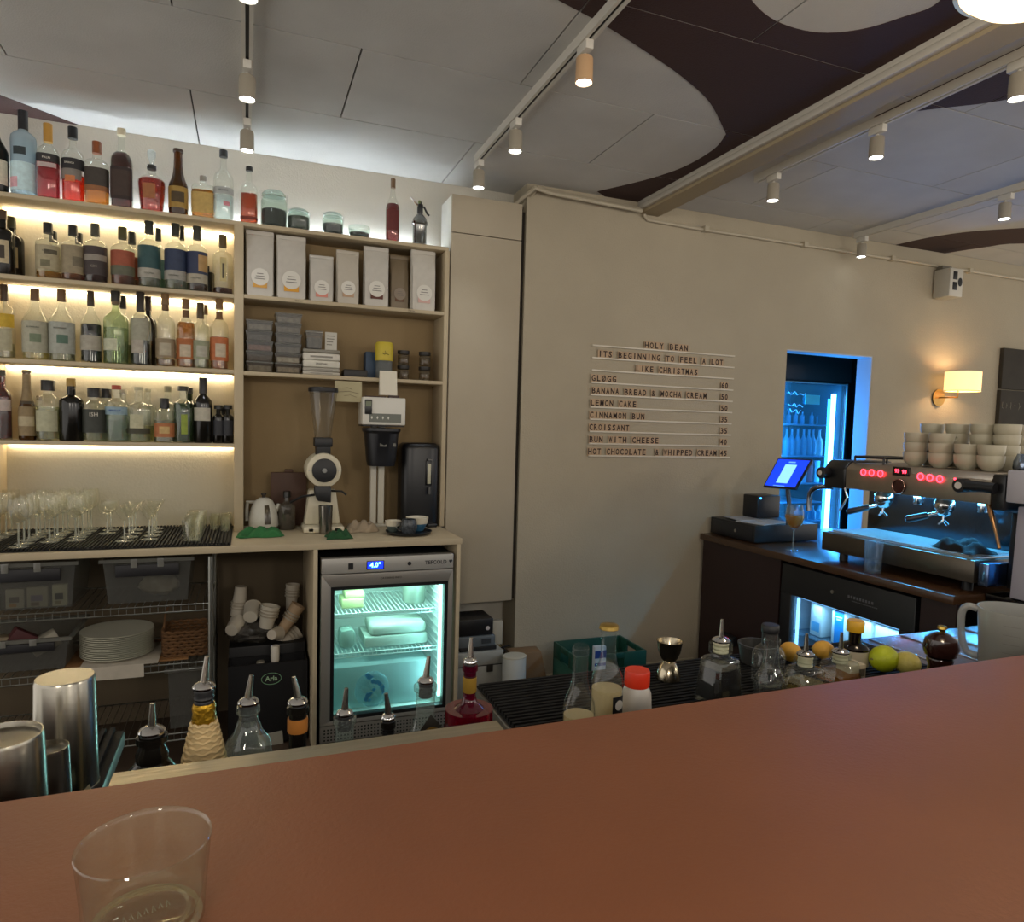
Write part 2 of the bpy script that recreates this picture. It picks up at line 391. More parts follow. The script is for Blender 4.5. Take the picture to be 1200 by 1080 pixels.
MB().box(-.32, .31, .098, .10, 0, .09).build('rail_front', BRUSH, sr)
MB().box(-.32, .31, -.092, -.09, 0, .12).build('rail_back', BRUSH, sr)

def slat_mat(name, x0, x1, y0, y1, z, label, n=None, along='y', m=mat('121213', .7, spec=.25)):
    t = thing(name, label, 'bar mat', ((x0+x1)/2, (y0+y1)/2, z))
    a, b, c, d = x0-(x0+x1)/2, x1-(x0+x1)/2, y0-(y0+y1)/2, y1-(y0+y1)/2
    MB().box(a, b, c, d, 0, .004).build('mat_base', m, t)
    q = MB(); st = .014
    if along == 'y':
        k = a
        while k < b-.006: q.box(k, k+.007, c, d, .003, .012); k += st
    else:
        k = c
        while k < d-.006: q.box(a, b, k, k+.007, .003, .012); k += st
    o = q.build('mat_ribs', m, t); o['kind'] = 'stuff'; return t
slat_mat('drying_mat', -.985, -.062, 3.085, 3.64, ZC, 'black ribbed drying mat under the rows of glasses on the back counter')
slat_mat('bar_mat', .455, 1.52, .865, 1.345, ZW-.004, 'wide black ribbed bar mat behind the right side of bar', along='x')
slat_mat('bar_mat', -.85, -.2, .865, 1.33, ZW-.004, 'black ribbed bar mat under the steel shakers')
# ---------------------------------------------------------------- bottles
# profiles: (radius in body radii, height 0..1) up to the rim
SH = {
 'bordeaux': [(.93, 0), (1, .015), (1, .60), (.95, .65), (.7, .70), (.42, .74), (.36, .78), (.34, .965), (.40, .967), (.40, 1)],
 'round':   [(.93, 0), (1, .02), (1, .56), (.96, .62), (.80, .67), (.55, .70), (.36, .73), (.32, .76), (.31, .97), (.37, .972), (.37, 1)],
 'gin':     [(.93, 0), (1, .02), (1, .60), (.97, .645), (.86, .68), (.6, .71), (.40, .73), (.36, .75), (.35, 1)],
 'slope':   [(.92, 0), (1, .02), (1, .52), (.96, .56), (.75, .63), (.5, .69), (.38, .74), (.33, .80), (.31, 1)],
 'cone':    [(1, 0), (1.03, .02), (.95, .25), (.75, .55), (.5, .72), (.40, .78), (.38, 1)],
 'longneck':[(.92, 0), (1, .02), (1, .42), (.95, .47), (.72, .55), (.55, .64), (.46, .75), (.42, .96), (.48, .965), (.48, 1)],
 'tall':    [(.92, 0), (1, .02), (1, .66), (.96, .70), (.7, .74), (.42, .765), (.36, .78), (.35, 1)],
 'deco':    [(.80, 0), (.84, .03), (1, .42), (.97, .48), (.65, .54), (.34, .58), (.30, .62), (.30, .70), (.36, .71), (.36, .72)],
 'flask':   [(.93, 0), (1, .02), (1, .72), (.9, .78), (.35, .80), (.27, .82), (.27, 1)],
 'short':   [(.93, 0), (1, .02), (1, .66), (.93, .71), (.55, .75), (.40, .78), (.38, 1)],
 'demi':    [(.9, 0), (1, .03), (1, .52), (.9, .62), (.6, .72), (.42, .78), (.40, 1)],
}
GL = {'clear': glass('fbfdfa', .03), 'green': glass('3e5a34', .25), 'dark': mat('15130f', .18), 'amber': glass('7a4a1a', .35, bodycol='8a5a22'), 'frost': glass('d5dde0', .55, .25, bodycol='cfdfe4'),
      'pale': glass('d9e6cf', .08), 'smoke': glass('b9b2a4', .2)}
def liq(h):
    c = [min(255, int(255*(int(h[i:i+2], 16)/255)**.72)) for i in (0, 2, 4)]
    return glass('%02x%02x%02x' % tuple(c), .22, .05, bodycol=h)
def interp(prof, z):
    for (r0, z0), (r1, z1) in zip(prof, prof[1:]):
        if z0 <= z <= z1: return r0+(r1-r0)*(z-z0)/max(1e-6, z1-z0)
    return prof[-1][0]
def band(prof, R, H, z0, z1, a0, a1, off=.0006, seg=16, sq=0, sy=1):
    zs = [z0]+[z for _, z in prof if z0 < z < z1]+[z1]
    return MB().lathe([(interp(prof, z)*R+off, z*H) for z in zs], seg=seg, a0=math.radians(a0), a1=math.radians(a1), sq=sq, sy=sy)
def bottle(loc, H, R, shape, g, lq, fill, capc, capf, labs, label, sq=0, sy=1, group=None, rz=None, cap_r=1.12, txt=None):
    """labs: list of (z0, z1, colour, half angle, centre angle)"""
    P = SH[shape]; t = thing('bottle', label, 'bottle', loc, random.uniform(-8, 8) if rz is None else rz, group)
    gm = GL[g]; top = 1.0 if shape != 'deco' else .72
    MB().open_lathe([(1e-5, .004*H)]+[(r*R, z*H) for r, z in P], seg=22, sq=sq, sy=sy).build('glass', gm, t)
    if lq and g != 'dark':
        q = [(1e-5, .006*H)]+[(r*R*.93, max(z, .02)*H) for r, z in P if z < fill]+[(interp(P, fill)*R*.93, fill*H), (1e-5, fill*H)]
        MB().lathe(q, seg=20, sq=sq, sy=sy).build('liquid', liq(lq), t)
    if capc:
        r = interp(P, top-.02)*R*cap_r
        MB().lathe([(r, (top-capf)*H), (r, (top+.004)*H-.002), (r-.001, (top+.004)*H), (1e-5, (top+.004)*H)], seg=16).build('cap', mat(capc, .4), t)
    for i, L in enumerate(labs):
        z0, z1, c, ha, ca = tuple(L)+(75, 0)[len(L)-3:]
        band(P, R, H, z0, z1, 270+ca-ha, 270+ca+ha, .0006+.0004*i, sq=sq, sy=sy).build('paper_label', mat(c, .6, var=.12, vs=60), t)
    if txt:
        s, zf, size, c = txt
        text('lettering', s, size, mat(c, .6), t, (0, -R*sy-.0022, zf*H), sx=1)
    return t
NZ = 0
def shelf_bottle(px, ytop, wpx, k, shape, g, lq, fill, capc, capf, labs, label, back=0, sq=0, sy=1, txt=None, cap_r=1.12):
    z = ZS[k]; Y = 3.50 if not back else 3.588
    # find x on the row, then the height from the top pixel
    p = atZ(px, ytop, z) if False else atY(px, (ytop+380)/2, Y)
    top = atY(px, ytop, Y).z
    R = wpx*mpp(p.x, Y, z+.15)/2
    x = atY(px, ytop+.7*(top-z)/mpp(p.x, Y), Y).x
    if sq: R *= .92
    return bottle((x, Y, z), top-z, R, shape, g, lq, fill, capc, capf, labs, label, sq, sy, txt=txt, cap_r=cap_r)
B = shelf_bottle
# top shelf
B(-5, 137, 26, 0, 'slope', 'dark', None, 0, '15130f', .1, [(.1, .42, 'cfc8b4')], 'black bottle with cream label cut by the left edge, top shelf')
B(28, 131, 26, 0, 'tall', 'frost', 'd4e2e6', .64, '1d1d20', .22, [(.05, .38, 'c5dfe4'), (.08, .2, 'd9a9b2', 30, -40), (.46, .55, '2a3436', 28, 0)], 'tall frosted white bottle with pale blue and pink print on top shelf')
B(57, 146, 25, 0, 'round', 'clear', 'b01038', .50, 'b8893c', .24, [(.47, .58, '2b2a2a', 80), (.40, .46, 'b8a9a4', 45)], 'crimson liqueur bottle with golden wooden stopper on top shelf', sq=.3, txt=('PALRI', .52, .012, 'd8d2c4'))
B(86, 150, 24, 0, 'round', 'clear', 'd84318', .36, '141414', .15, [(.42, .56, '232122', 85), (.28, .42, '7d766e', 60), (.25, .33, 'c87848', 25)], 'bottle with bright orange-red drink and black band label on top shelf', txt=('SPERICA', .49, .010, 'd8d2c4'))
B(114, 167, 27, 0, 'gin', 'clear', 'c98a18', .52, '8a4a22', .18, [(.26, .56, '39322b', 80), (.2, .28, '8a5a35', 80)], 'whisky bottle of amber drink with copper neck and dark label on top shelf', sq=.3)
B(143, 152, 24.5, 0, 'round', 'clear', '5a1e18', .70, 'cfc3a6', .08, [(.10, .50, '2a1c18', 78), (.14, .46, '3a2a22', 50)], 'dark brown rum bottle with black label and clear neck on top shelf', sq=.4)
d = B(178, 173, 30, 0, 'deco', 'clear', 'a83418', .50, '2c2b29', .06, [(.18, .40, '9a6238', 28)], 'cut glass decanter of reddish brandy with crystal stopper on top shelf')
Hd = .33
MB().lathe([(1e-5, .205), (.008, .207), (.010, .22), (.017, .245), (.018, .262), (.012, .27), (1e-5, .272)], seg=12).build('crystal_stopper', glass('eef4f4', .25, .02), d)
B(209, 176, 21, 0, 'longneck', 'amber', '5a3208', .7, '3a2818', .04, [(.10, .42, 'a0803c', 85), (.18, .34, '4a3a20', 40)], 'brown long-necked beer-like bottle with gold label on top shelf')
B(238, 207, 27, 0, 'flask', 'clear', 'b98412', .66, '8f8a80', .12, [(.12, .60, 'b89a58', 55)], 'squat amber flask bottle with tan label on top shelf', sq=.5, sy=.6)
B(262, 177, 22, 0, 'round', 'clear', 'd5dcda', .36, '2a2c2e', .09, [(.36, .46, 'a9aca8', 80), (.20, .26, 'c8828a', 18, 20)], 'clear bottle with grey band label and dark stopper on top shelf', txt=('MILAGRO', .41, .0095, '3a3f40'))
B(292, 196, 20.5, 0, 'round', 'clear', 'b85c20', .52, '222222', .07, [(.06, .12, '6b2a18', 85)], 'orange liqueur in a clear bottle with black stopper on top shelf', sq=.3)
B(460, 210, 16.5, 0, 'slope', 'clear', '8a1a14', .60, '6a5238', .14, [(.18, .5, '5c1c14', 60)], 'slim red bottle standing alone beside the soda siphon')
# shelf 1
B(4, 247, 23, 1, 'gin', 'dark', None, 0, '4a3626', .14, [(.17, .52, 'b7a888', 42), (.24, .44, '3a3026', 22)], 'black round-shouldered bottle with big cream disc label at left edge')
B(14, 255, 25, 1, 'gin', 'dark', None, 0, '3c3c24', .18, [(.17, .50, 'a89468', 36)], 'black bottle with olive cap just behind the leftmost black one', back=1)
B(63, 272, 20, 1, 'gin', 'clear', 'c9a340', .14, '2c2b26', .2, [], 'clear bottle hidden behind the pale labelled gin bottle', back=1)
B(93, 274, 20, 1, 'gin', 'clear', 'c98a30', .14, '2c2b26', .2, [], 'clear bottle hidden behind the beige labelled bottle', back=1)
B(57, 262, 26, 1, 'gin', 'clear', 'd0a418', .12, '24241f', .18, [(.15, .58, 'a59a7c', 70), (.42, .5, '57503e', 30, 20), (.2, .32, '6f694f', 22, -5)], 'clear gin bottle with pale printed label and yellow dregs', txt=('G-Vine', .47, .010, '3a3528'))
B(86, 265, 25, 1, 'gin', 'clear', 'a86c18', .12, '24241f', .18, [(.12, .62, '8f8268', 72), (.25, .42, '6e6450', 25, 25)], 'clear bottle with plain beige label second in the gin row')
B(112, 263, 25, 1, 'gin', 'clear', '5a2420', .3, '4a4a3c', .2, [(.12, .60, '3c3230', 80), (.36, .46, '8b8478', 60, 10)], 'bottle with dark purple-brown label under a grey cap', txt=('GIN', .26, .014, '8b8478'))
B(155, 273, 22, 1, 'gin', 'clear', 'a8602c', .5, '34352a', .2, [(.16, .55, 'a4553a', 80)], 'orange labelled bottle standing behind its twin', back=1)
B(144, 267, 25, 1, 'gin', 'clear', 'a05a20', .28, '4a4624', .2, [(.30, .58, '944a30', 80), (.16, .32, '5a5a48', 80)], 'bottle with burnt orange label and olive cap on second shelf')
B(186, 268, 17, 1, 'gin', 'clear', '7fb0a8', .5, '34352a', .2, [(.2, .5, '7fa9a4', 80)], 'slim bottle with pale teal label behind the teal one', back=1)
B(175, 260, 24, 1, 'gin', 'clear', 'bcc4b8', .2, '2c2e26', .18, [(.28, .62, '284a4c', 80), (.14, .28, 'a09c90', 80)], 'bottle with deep teal label over a grey band', txt=('COLOMBO', .20, .0085, '4a4a44'))
B(213, 266, 17, 1, 'gin', 'clear', '9aa49a', .4, '2c2e26', .2, [], 'clear bottle half hidden behind the blue labelled one', back=1)
B(206, 263, 24, 1, 'gin', 'clear', 'bcc4b8', .2, '2c2e26', .18, [(.28, .60, '28344e', 80), (.14, .28, '98958c', 80)], 'bottle with royal blue label over a grey band', txt=('COLOMBO', .20, .0085, '4a4a44'))
B(243, 312, 16, 1, 'flask', 'dark', None, 0, '15130f', .1, [], 'small black flask tucked behind the navy and gold bottle', back=1)
B(231, 266, 23, 1, 'gin', 'clear', '6a3c28', .16, '3c3c34', .2, [(.26, .60, '2c3450', 80), (.30, .55, 'ad8a58', 32, 45), (.12, .26, 'a29a88', 80)], 'bottle with split navy and gold label', txt=('COLOMBO', .19, .0085, '4a4a44'))
B(261, 276, 22, 1, 'gin', 'clear', '6c2c12', .10, '5d4c2e', .2, [(.2, .6, 'b3a575', 18, 0), (.25, .5, '4a4230', 6, 0)], 'clear bottle with narrow upright label beside the divider')
# shelf 2
B(6, 334, 20, 2, 'gin', 'clear', 'c8c6a8', .2, '43301c', .22, [(.42, .60, 'c2a028', 80), (.10, .40, 'a8a286', 60)], 'bottle with mustard yellow band label at left edge of third shelf')
B(42, 339, 27, 2, 'slope', 'clear', 'cfc890', .12, '6a4c2c', .16, [(.10, .54, 'a3a08c', 78), (.24, .36, '6d7a60', 24, 10)], 'first of two tall clear rum bottles with grey labels', txt=('ALTAMURA', .45, .009, '3d4038'))
B(73, 340, 27, 2, 'slope', 'clear', 'b9bda8', .12, '6a4c2c', .16, [(.10, .54, '9fa196', 78), (.24, .36, '4f6a5a', 24, 10)], 'second of two tall clear rum bottles with grey labels', txt=('ALTAMURA', .45, .009, '3d4038'))
B(107, 342, 22, 2, 'slope', 'clear', '18120e', .54, '3a2e1c', .2, [(.17, .38, 'a39d8e', 80)], 'bottle of black liqueur with a white band label')
B(144, 347, 21, 2, 'round', 'clear', 'c5c9a8', .3, '2e2a1c', .18, [], 'clear bottle hidden behind the black capped one on third shelf', back=1)
B(136, 342, 26, 2, 'round', 'pale', 'd3dab8', .5, '24221a', .14, [(.18, .34, 'b9baa0', 40, -20), (.82, .9, '6a5a40', 180)], 'clear bottle with faint round label and black cap on third shelf')
B(174, 348, 18, 2, 'round', 'dark', None, 0, '2a1a14', .2, [], 'dark bottle standing behind the paisley printed bottle', back=1)
B(165, 343, 22, 2, 'round', 'clear', '1c1613', .30, '2a2018', .26, [(.34, .64, '9b9986', 60), (.16, .34, 'a89f92', 36, -10)], 'bottle half filled with black drink and a pale round label')
B(194, 345, 21, 2, 'round', 'clear', 'b08a5a', .10, '7a5c38', .14, [(.12, .38, '8a7a60', 80), (.15, .32, 'aaa08a', 34), (.78, .86, '6a4c2c', 180)], 'clear bottle with tan label and pale circle beneath a brown cap')
B(218, 351, 20.5, 2, 'round', 'clear', 'cc9418', .66, '7a5c38', .14, [(.12, .42, 'a05c2c', 80), (.15, .33, 'b8a890', 34), (.74, .84, '6a4c2c', 180)], 'bottle full of orange liqueur with round pale label on third shelf')
B(240, 358, 17, 2, 'round', 'clear', 'c5c9a8', .3, '7a5c38', .14, [], 'clear bottle hidden behind the pale green one', back=1)
B(235, 355, 19.5, 2, 'round', 'clear', 'b7bd8c', .40, '4c3c24', .24, [(.14, .42, '8b8f74', 70), (.17, .34, 'a5a292', 34, 10)], 'bottle with grey-green label and round pale circle on third shelf')
B(257, 351, 20, 2, 'round', 'clear', 'd08a1c', .46, '7a5c38', .14, [(.12, .45, 'ad6236', 80), (.17, .36, 'b8a890', 34, 12), (.72, .82, '6a4c2c', 180)], 'half full orange bottle with round label beside the divider')
# shelf 3
B(4, 434, 17, 3, 'gin', 'clear', '7a0818', .92, '4a4438', .08, [(.42, .58, 'b8a9a0', 50, 25)], 'large dark red bottle cut by the left edge of fourth shelf')
B(47, 464, 16, 3, 'short', 'clear', 'b8ab80', .6, '8a7c5c', .1, [(.2, .7, '8a7a58', 80)], 'small patterned bottle behind the bark textured one', back=1)
B(32, 434, 17.5, 3, 'longneck', 'amber', '6a5232', .8, '6a5a3c', .04, [(.06, .48, '8a7654', 170), (.52, .95, '8a7654', 170), (.2, .34, 'b0a282', 60), (.52, .56, '4a3c28', 170)], 'long-necked bottle wrapped in mottled brown paper')
B(57, 446, 25, 3, 'short', 'clear', 'ccd0ae', .56, '191817', .17, [(.15, .5, 'aba98c', 60)], 'wide clear bottle with broad black cap on fourth shelf', cap_r=1.5)
B(84, 444, 25, 3, 'gin', 'dark', None, 0, 'a08038', .12, [], 'matt black bottle with gold cap on fourth shelf')
B(124, 456, 22, 3, 'short', 'clear', 'ccd0ae', .4, '191817', .17, [], 'clear bottle with black cap peeping behind the black labelled one', back=1, cap_r=1.5)
B(111, 455, 25, 3, 'short', 'clear', 'c3cab0', .5, '191817', .17, [(.16, .60, '34362f', 80)], 'clear gin bottle with black label and white capitals', cap_r=1.5, txt=('ISH', .50, .024, 'cfcabb'))
B(145, 457, 20, 3, 'round', 'clear', 'c9d4cc', .5, 'b9b4a0', .08, [], 'clear bottle peeping behind the blue lettered vodka', back=1)
B(137, 452, 24, 3, 'short', 'clear', 'c4d4cc', .62, 'a4402c', .07, [(.48, .62, '8ca4b0', 75)], 'clear vodka bottle with blue lettering and red cap', txt=('ABSOLUT', .55, .0125, '1d4a9a'))
B(173, 456, 20, 3, 'gin', 'clear', 'd2d6b4', .3, 'b8b394', .06, [], 'clear bottle hidden behind the round-shouldered clear one', back=1)
B(163, 454, 25, 3, 'gin', 'clear', 'ced4b0', .22, 'b8b394', .06, [(.24, .5, 'b5b192', 35), (.15, .25, '3c3a28', 80)], 'plain clear bottle with round shoulders and dark base band')
B(197, 453, 20, 3, 'gin', 'clear', 'ced4b0', .3, '8d886c', .1, [], 'clear bottle with glass stopper behind the orange labelled one', back=1)
B(193, 467, 24, 3, 'short', 'clear', 'b9b08a', .5, '17171a', .24, [(.12, .44, 'a8683c', 60), (.2, .36, 'c0a068', 26)], 'small clear bottle with ornate orange label and black stopper')
B(222, 455, 18, 3, 'short', 'green', '3c5a20', .4, '222018', .1, [], 'green bottle peeping behind the bright green one', back=1)
B(215, 453, 22, 3, 'short', 'clear', '4c7a1e', .70, '2a281c', .08, [(.15, .5, '8a9a38', 18, 10)], 'bottle of bright green liqueur on fourth shelf', cap_r=1.4)
B(238, 443, 20, 3, 'bordeaux', 'dark', None, 0, '141416', .24, [(.34, .54, 'b3ad9c', 60)], 'black wine bottle with small white label near divider')
for px, bk, lab in ((256, 0, 'small black tin bottle beside the wine bottle'), (267, 0, 'small black tin bottle beside the divider'), (262, 1, 'small black tin bottle at the back by the divider')):
    B(px, 475 if not bk else 477, 12.5, 3, 'short', 'dark', None, 0, '0f0f12', .1, [(.2, .6, '26272c', 60)], lab, back=bk, cap_r=2)

# clip jars and siphon on the top shelf
def clip_jar(px, ytop, wpx, content, fill, label):
    Y = 3.50; z = ZS[0]; p = atY(px, ytop+15, Y); H = atY(px, ytop, Y).z-z; R = wpx*mpp(p.x, Y, z)/2
    t = thing('clip_jar', label, 'jar', (p.x, Y, z))
    MB().open_lathe([(1e-5, .003), (R*.9, .003), (R, .01), (R, H*.68), (R*.86, H*.76), (R*.86, H*.82)], seg=22).build('glass', glass('e4efe8', .12), t)
    MB().lathe([(R*.92, H*.83), (R*.92, H*.87), (R*.7, H*.95), (1e-5, H*.98)], seg=22).build('lid', glass('dbe6e0', .25), t)
    MB().lathe([(1e-5, .006), (R*.93, .008), (R*.93, H*fill), (1e-5, H*fill*1.03)], seg=20).build('contents', mat(content, .9, var=.3, vs=90, bump=.8, bs=150), t)
    wr = MB(); k = [(R*.95*math.cos(a), R*.95*math.sin(a), H*.79) for a in [i*PI/8 for i in range(17)]]; wr.tube(k, .0013, 5)
    wr.tube([(R*.95, 0, H*.79), (R*1.06, 0, H*.92), (R*.98, 0, H*.55), (R*1.04, 0, H*.79)], .0013, 5).tube([(-R*.95, 0, H*.79), (-R*1.04, 0, H*.95), (-R*.3, 0, H*1.0)], .0013, 5)
    wr.build('wire_clip', STEEL, t); return t
j1 = clip_jar(321, 223, 29, '191a17', .45, 'largest clip-top glass jar, half full of black coffee beans')
clip_jar(350, 245, 25, '3b3f30', .60, 'low clip-top jar packed with dark green leaves')
clip_jar(390, 249, 24, '1c1c19', .45, 'low clip-top jar with dark beans beside the lidless dish')
t = thing('glass_dish', 'shallow open glass dish of dark beans on top shelf', 'dish', atY(421, 270, 3.50).to_tuple()[:2]+(ZS[0],))
Hh = .055; MB().open_lathe([(1e-5, .003), (.045, .003), (.051, .01), (.053, Hh)], seg=22).build('glass', glass('e0ece6', .18), t)
MB().lathe([(1e-5, .006), (.045, .007), (.047, .024), (1e-5, .026)], seg=20).build('contents', mat('1c1c19', .9, var=.3, vs=90, bump=.8, bs=150), t)
p = atY(492, 260, 3.50)
t = thing('soda_siphon', 'chrome soda siphon with black lever head at the right end of top shelf', 'siphon', (p.x, 3.50, ZS[0]))
DCH = mat('8b8b88', .22, 1)
MB().lathe([(.036, 0), (.038, .006), (.035, .012), (.035, .10), (.037, .104), (.040, .106), (.040, .118), (.037, .121), (.034, .135), (.02, .152), (.014, .158), (.013, .165)], seg=24).build('body', DCH, t)
MB().cbox(0, 0, .162, .026, .026, .045).cyl((0, 0, .2), .008, .02, 12).build('head', BLACK, t, .003)
MB().tube([(0, 0, .195), (-.03, -.008, .212), (-.055, -.012, .232)], .006, 8, [.006, .007, .003]).build('lever', CHROME, t)
MB().tube([(0, 0, .19), (.02, -.004, .195), (.036, -.006, .165), (.046, -.008, .155)], .0055, 8).build('spout', BLACK, t)
MB().cyl((-.002, 0, .205), .008, .02, 12).build('charger_cap', mat('6f7a4a', .5), t)

# ---------------------------------------------------------------- coffee bags
def bag(px, ytop, wpx, col, acc, label, Y=3.50, dark=0):
    z = 2.038; p = atY(px, 320, Y); H = atY(px, ytop, Y).z-z; w_ = wpx*mpp(p.x, Y)/2; dp = .036
    t = thing('coffee_bag', label, 'coffee bag', (p.x, Y, z), random.uniform(-1, 1), 'coffee bags on the upper storage shelf')
    lv = [(0, .93, 1), (.03, 1, 1), (.3, 1, 1.05), (.62, .99, .9), (.84, .98, .5), (.93, .99, .18), (1, .98, .10)]
    vs, fs = [], []; N = 12
    for f, a, b in lv:
        for i in range(N):
            an = 2*PI*(i+.5)/N; ca, sa = math.cos(an), math.sin(an); k = (abs(ca)**6+abs(sa)**6)**(-1/6)
            vs.append((w_*a*ca*k+random.uniform(-.001, .001), dp*b*sa*k+random.uniform(-.002, .002), H*f))
    for j in range(len(lv)-1):
        for i in range(N): fs.append((j*N+i, j*N+(i+1) % N, (j+1)*N+(i+1) % N, (j+1)*N+i))
    fs += [tuple(range(N-1, -1, -1)), tuple((len(lv)-1)*N+i for i in range(N))]
    MB()._add(vs, fs).build('bag', mat(col, .45, var=.04, vs=30, bump=.25, bs=40), t, ang=60)
    MB().box(-w_*.96, w_*.96, -dp*.30, -dp*.2, H*.93, H*.985).build('fold_clip', mat(col, .5), t, .001)
    r = w_*.62; zc = H*.27 if H > .2 else H*.36
    yy = -dp*1.085-.0015
    MB().cyl((0, yy-.0012, zc+r*.1), r, .001, 24, 'y').build('round_sticker', mat('dcd8cd' if not dark else '8f8170', .6), t)
    MB().box(-r*.78, r*.78, yy-.0008, yy+.002, zc-r*1.15, zc-r*.25).build('colour_sticker', mat(acc, .6), t)
    q = MB()
    for i in range(3): q.box(-r*(.35+.12*i), r*(.35+.12*i), yy-.0029, yy-.0024, zc+r*(.42-.3*i), zc+r*(.50-.3*i))
    q.build('sticker_print', mat('75706a', .7), t)
BG = 'c3beb4'
bag(304.5, 271, 31, BG, 'd8a24a', 'tallest grey coffee bag with amber sticker at left end of row')
bag(341, 277, 33, BG, 'd89a2c', 'tall grey coffee bag with golden sticker, second in the row')
bag(376.5, 300, 27, BG, 'd98a78', 'shorter grey coffee bag with coral sticker')
bag(407, 294, 26, 'bdb5a6', 'b99878', 'beige-grey coffee bag with dull tan sticker')
bag(440.5, 290, 29, BG, '5c2f22', 'grey coffee bag with dark brown sticker, top edge curled')
bag(467, 300, 22, '7c6d56', '6a4a34', 'brown kraft coffee bag between two grey ones', Y=3.54, dark=1)
bag(495.5, 294, 29, 'c8c3b8', 'd3ada2', 'rightmost grey coffee bag with pink sticker')

# ---------------------------------------------------------------- storage shelf (z 1.685): tubs, packets, jars
zl = 1.685
TUBG = ['a9a49a', '8f8a80', 'b0aba0', '7f7a70', 'a09a8e']
def tub(x, z, w_, h, fillc, label, Y=3.51, ry=0):
    t = thing('plastic_tub', label, 'tub', (x, Y, z+.001), random.uniform(-2, 2), 'clear lidded tubs stacked on the storage shelf')
    q = MB(); a, b = w_/2*.9, w_/2; d = .055
    q._add([(-a, -d*.9, 0), (a, -d*.9, 0), (a, d*.9, 0), (-a, d*.9, 0), (-b, -d, h*.86), (b, -d, h*.86), (b, d, h*.86), (-b, d, h*.86)], [(3, 2, 1, 0), (0, 1, 5, 4), (1, 2, 6, 5), (2, 3, 7, 6), (3, 0, 4, 7)])
    q.build('tub', glass('d9d6cd', .14, .06), t)
    MB().box(-b-.002, b+.002, -d-.002, d+.002, h*.86, h).build('lid', glass('d5d2c8', .35, .06), t, .002)
    MB().box(-a+.004, a-.004, -d*.85, d*.85, .003, h*.6).build('contents', mat(fillc, .8, var=.3, vs=60, bump=.6, bs=90), t, .004, wob=.001)
def colstack(px, wpx, ys, cols, nm):
    x = atY(px, 410, 3.46).x; w_ = wpx*mpp(x, 3.46)
    z = zl
    hs = (atY(px, ys[0], 3.46).z-zl)/len(cols)
    for i, c in enumerate(cols):
        pos = ['bottom', 'second', 'third', 'fourth', 'fifth', 'sixth'][i] if i < len(cols)-1 else 'top'
        tub(x, z, w_-.004, hs-.001, c, f'{pos} clear plastic tub in the {nm} stack of tubs'); z += hs
colstack(304, 30, (375,), ['8c8676', '57514a', '8a5f50', '55504a', '8b867c'], 'leftmost')
colstack(338, 30, (367,), ['a89f90', 'c8c4ba', '6f6a60', '67625a', '7b7468', '8a8478'], 'middle')
def packet(x, z, w_, h, c, label, txt=None, wob=.0015):
    t = thing('flat_packet', label, 'packet', (x, 3.51, z), random.uniform(-2, 2), 'flat packets stacked on the storage shelf')
    MB().box(-w_/2, w_/2, -.05, .05, 0, h).build('packet', mat(c, .7, var=.08, vs=30), t, min(.008, h*.35), seg=3)
    if txt: text('lettering', txt, .011, mat('3d3a36', .7), t, (0, -.0512, h*.5))
    else: MB().box(-w_*.3, w_*.3, -.0508, -.0495, h*.35, h*.6).build('print', mat('8b867c', .7), t)
x3 = atY(377, 410, 3.46).x; w3 = 42*mpp(x3, 3.46); z = zl
for c, h, lab, tx in (('b9b3a6', .016, 'thin grey packet at the bottom of packet stack', 0), ('a7a194', .018, 'grey packet second from the bottom of packet stack', 0), ('cfcabb', .034, 'cream packet with black lettering on its front', 'DRAETHAL'),
                      ('d3cec2', .034, 'plain white packet above the lettered one', 0), ('8a8578', .017, 'flat grey packet on top of white packets', 0)):
    packet(x3, z, w3, h, c, lab, tx or None); z += h+.001
tub(x3-.035, z, .075, .085, '5f5a50', 'tall clear tub standing on the packet stack'); 
t = thing('paper_card', 'small white printed card standing on the packet stack', 'card', (x3+.045, 3.475, z), 0)
MB().box(-.028, .028, 0, .002, 0, .085).build('card', mat('c5c1b5', .7), t); q = MB()
for i in range(4): q.box(-.02, .02-.005*i, -.0006, 0, .065-.014*i, .069-.014*i)
q.build('print', mat('77736a', .7), t)
p = atY(415, 438, 3.5)
tag(MB().box(-.055, .06, -.05, .05, 0, .035).build('cassette_box', mat('1d1a18', .5), None, .004), 'low black box lying between packets and blue carton', 'box', None, (p.x, 3.51, zl))
p = atY(434, 420, 3.56)
tag(MB().box(-.025, .025, -.04, .04, 0, .135).build('blue_carton', mat('3c4f66', .6), None, .002), 'dull blue carton half behind the yellow tub', 'carton', None, (p.x, 3.585, zl))
p = atY(450, 420, 3.50)
t = thing('powder_canister', 'clear canister with yellow upper wrap on storage shelf', 'canister', (p.x, 3.50, zl))
MB().lathe([(.038, 0), (.041, .004), (.041, .085), (.043, .088)], seg=24).build('clear_base', glass('ccd2d4', .45, .08), t)
MB().lathe([(.043, .088), (.045, .094), (.046, .165), (.040, .18), (1e-5, .184)], seg=24).build('yellow_wrap', mat('c9b438', .5), t)
MB().tube([(-.018, -.0470, .125), (-.008, -.0478, .118), (.004, -.0478, .122), (.016, -.047, .116)], .0018, 5).tube([(-.004, -.0478, .135), (.0, -.0478, .126)], .0015, 5).build('print', mat('6b5f1c', .6), t)
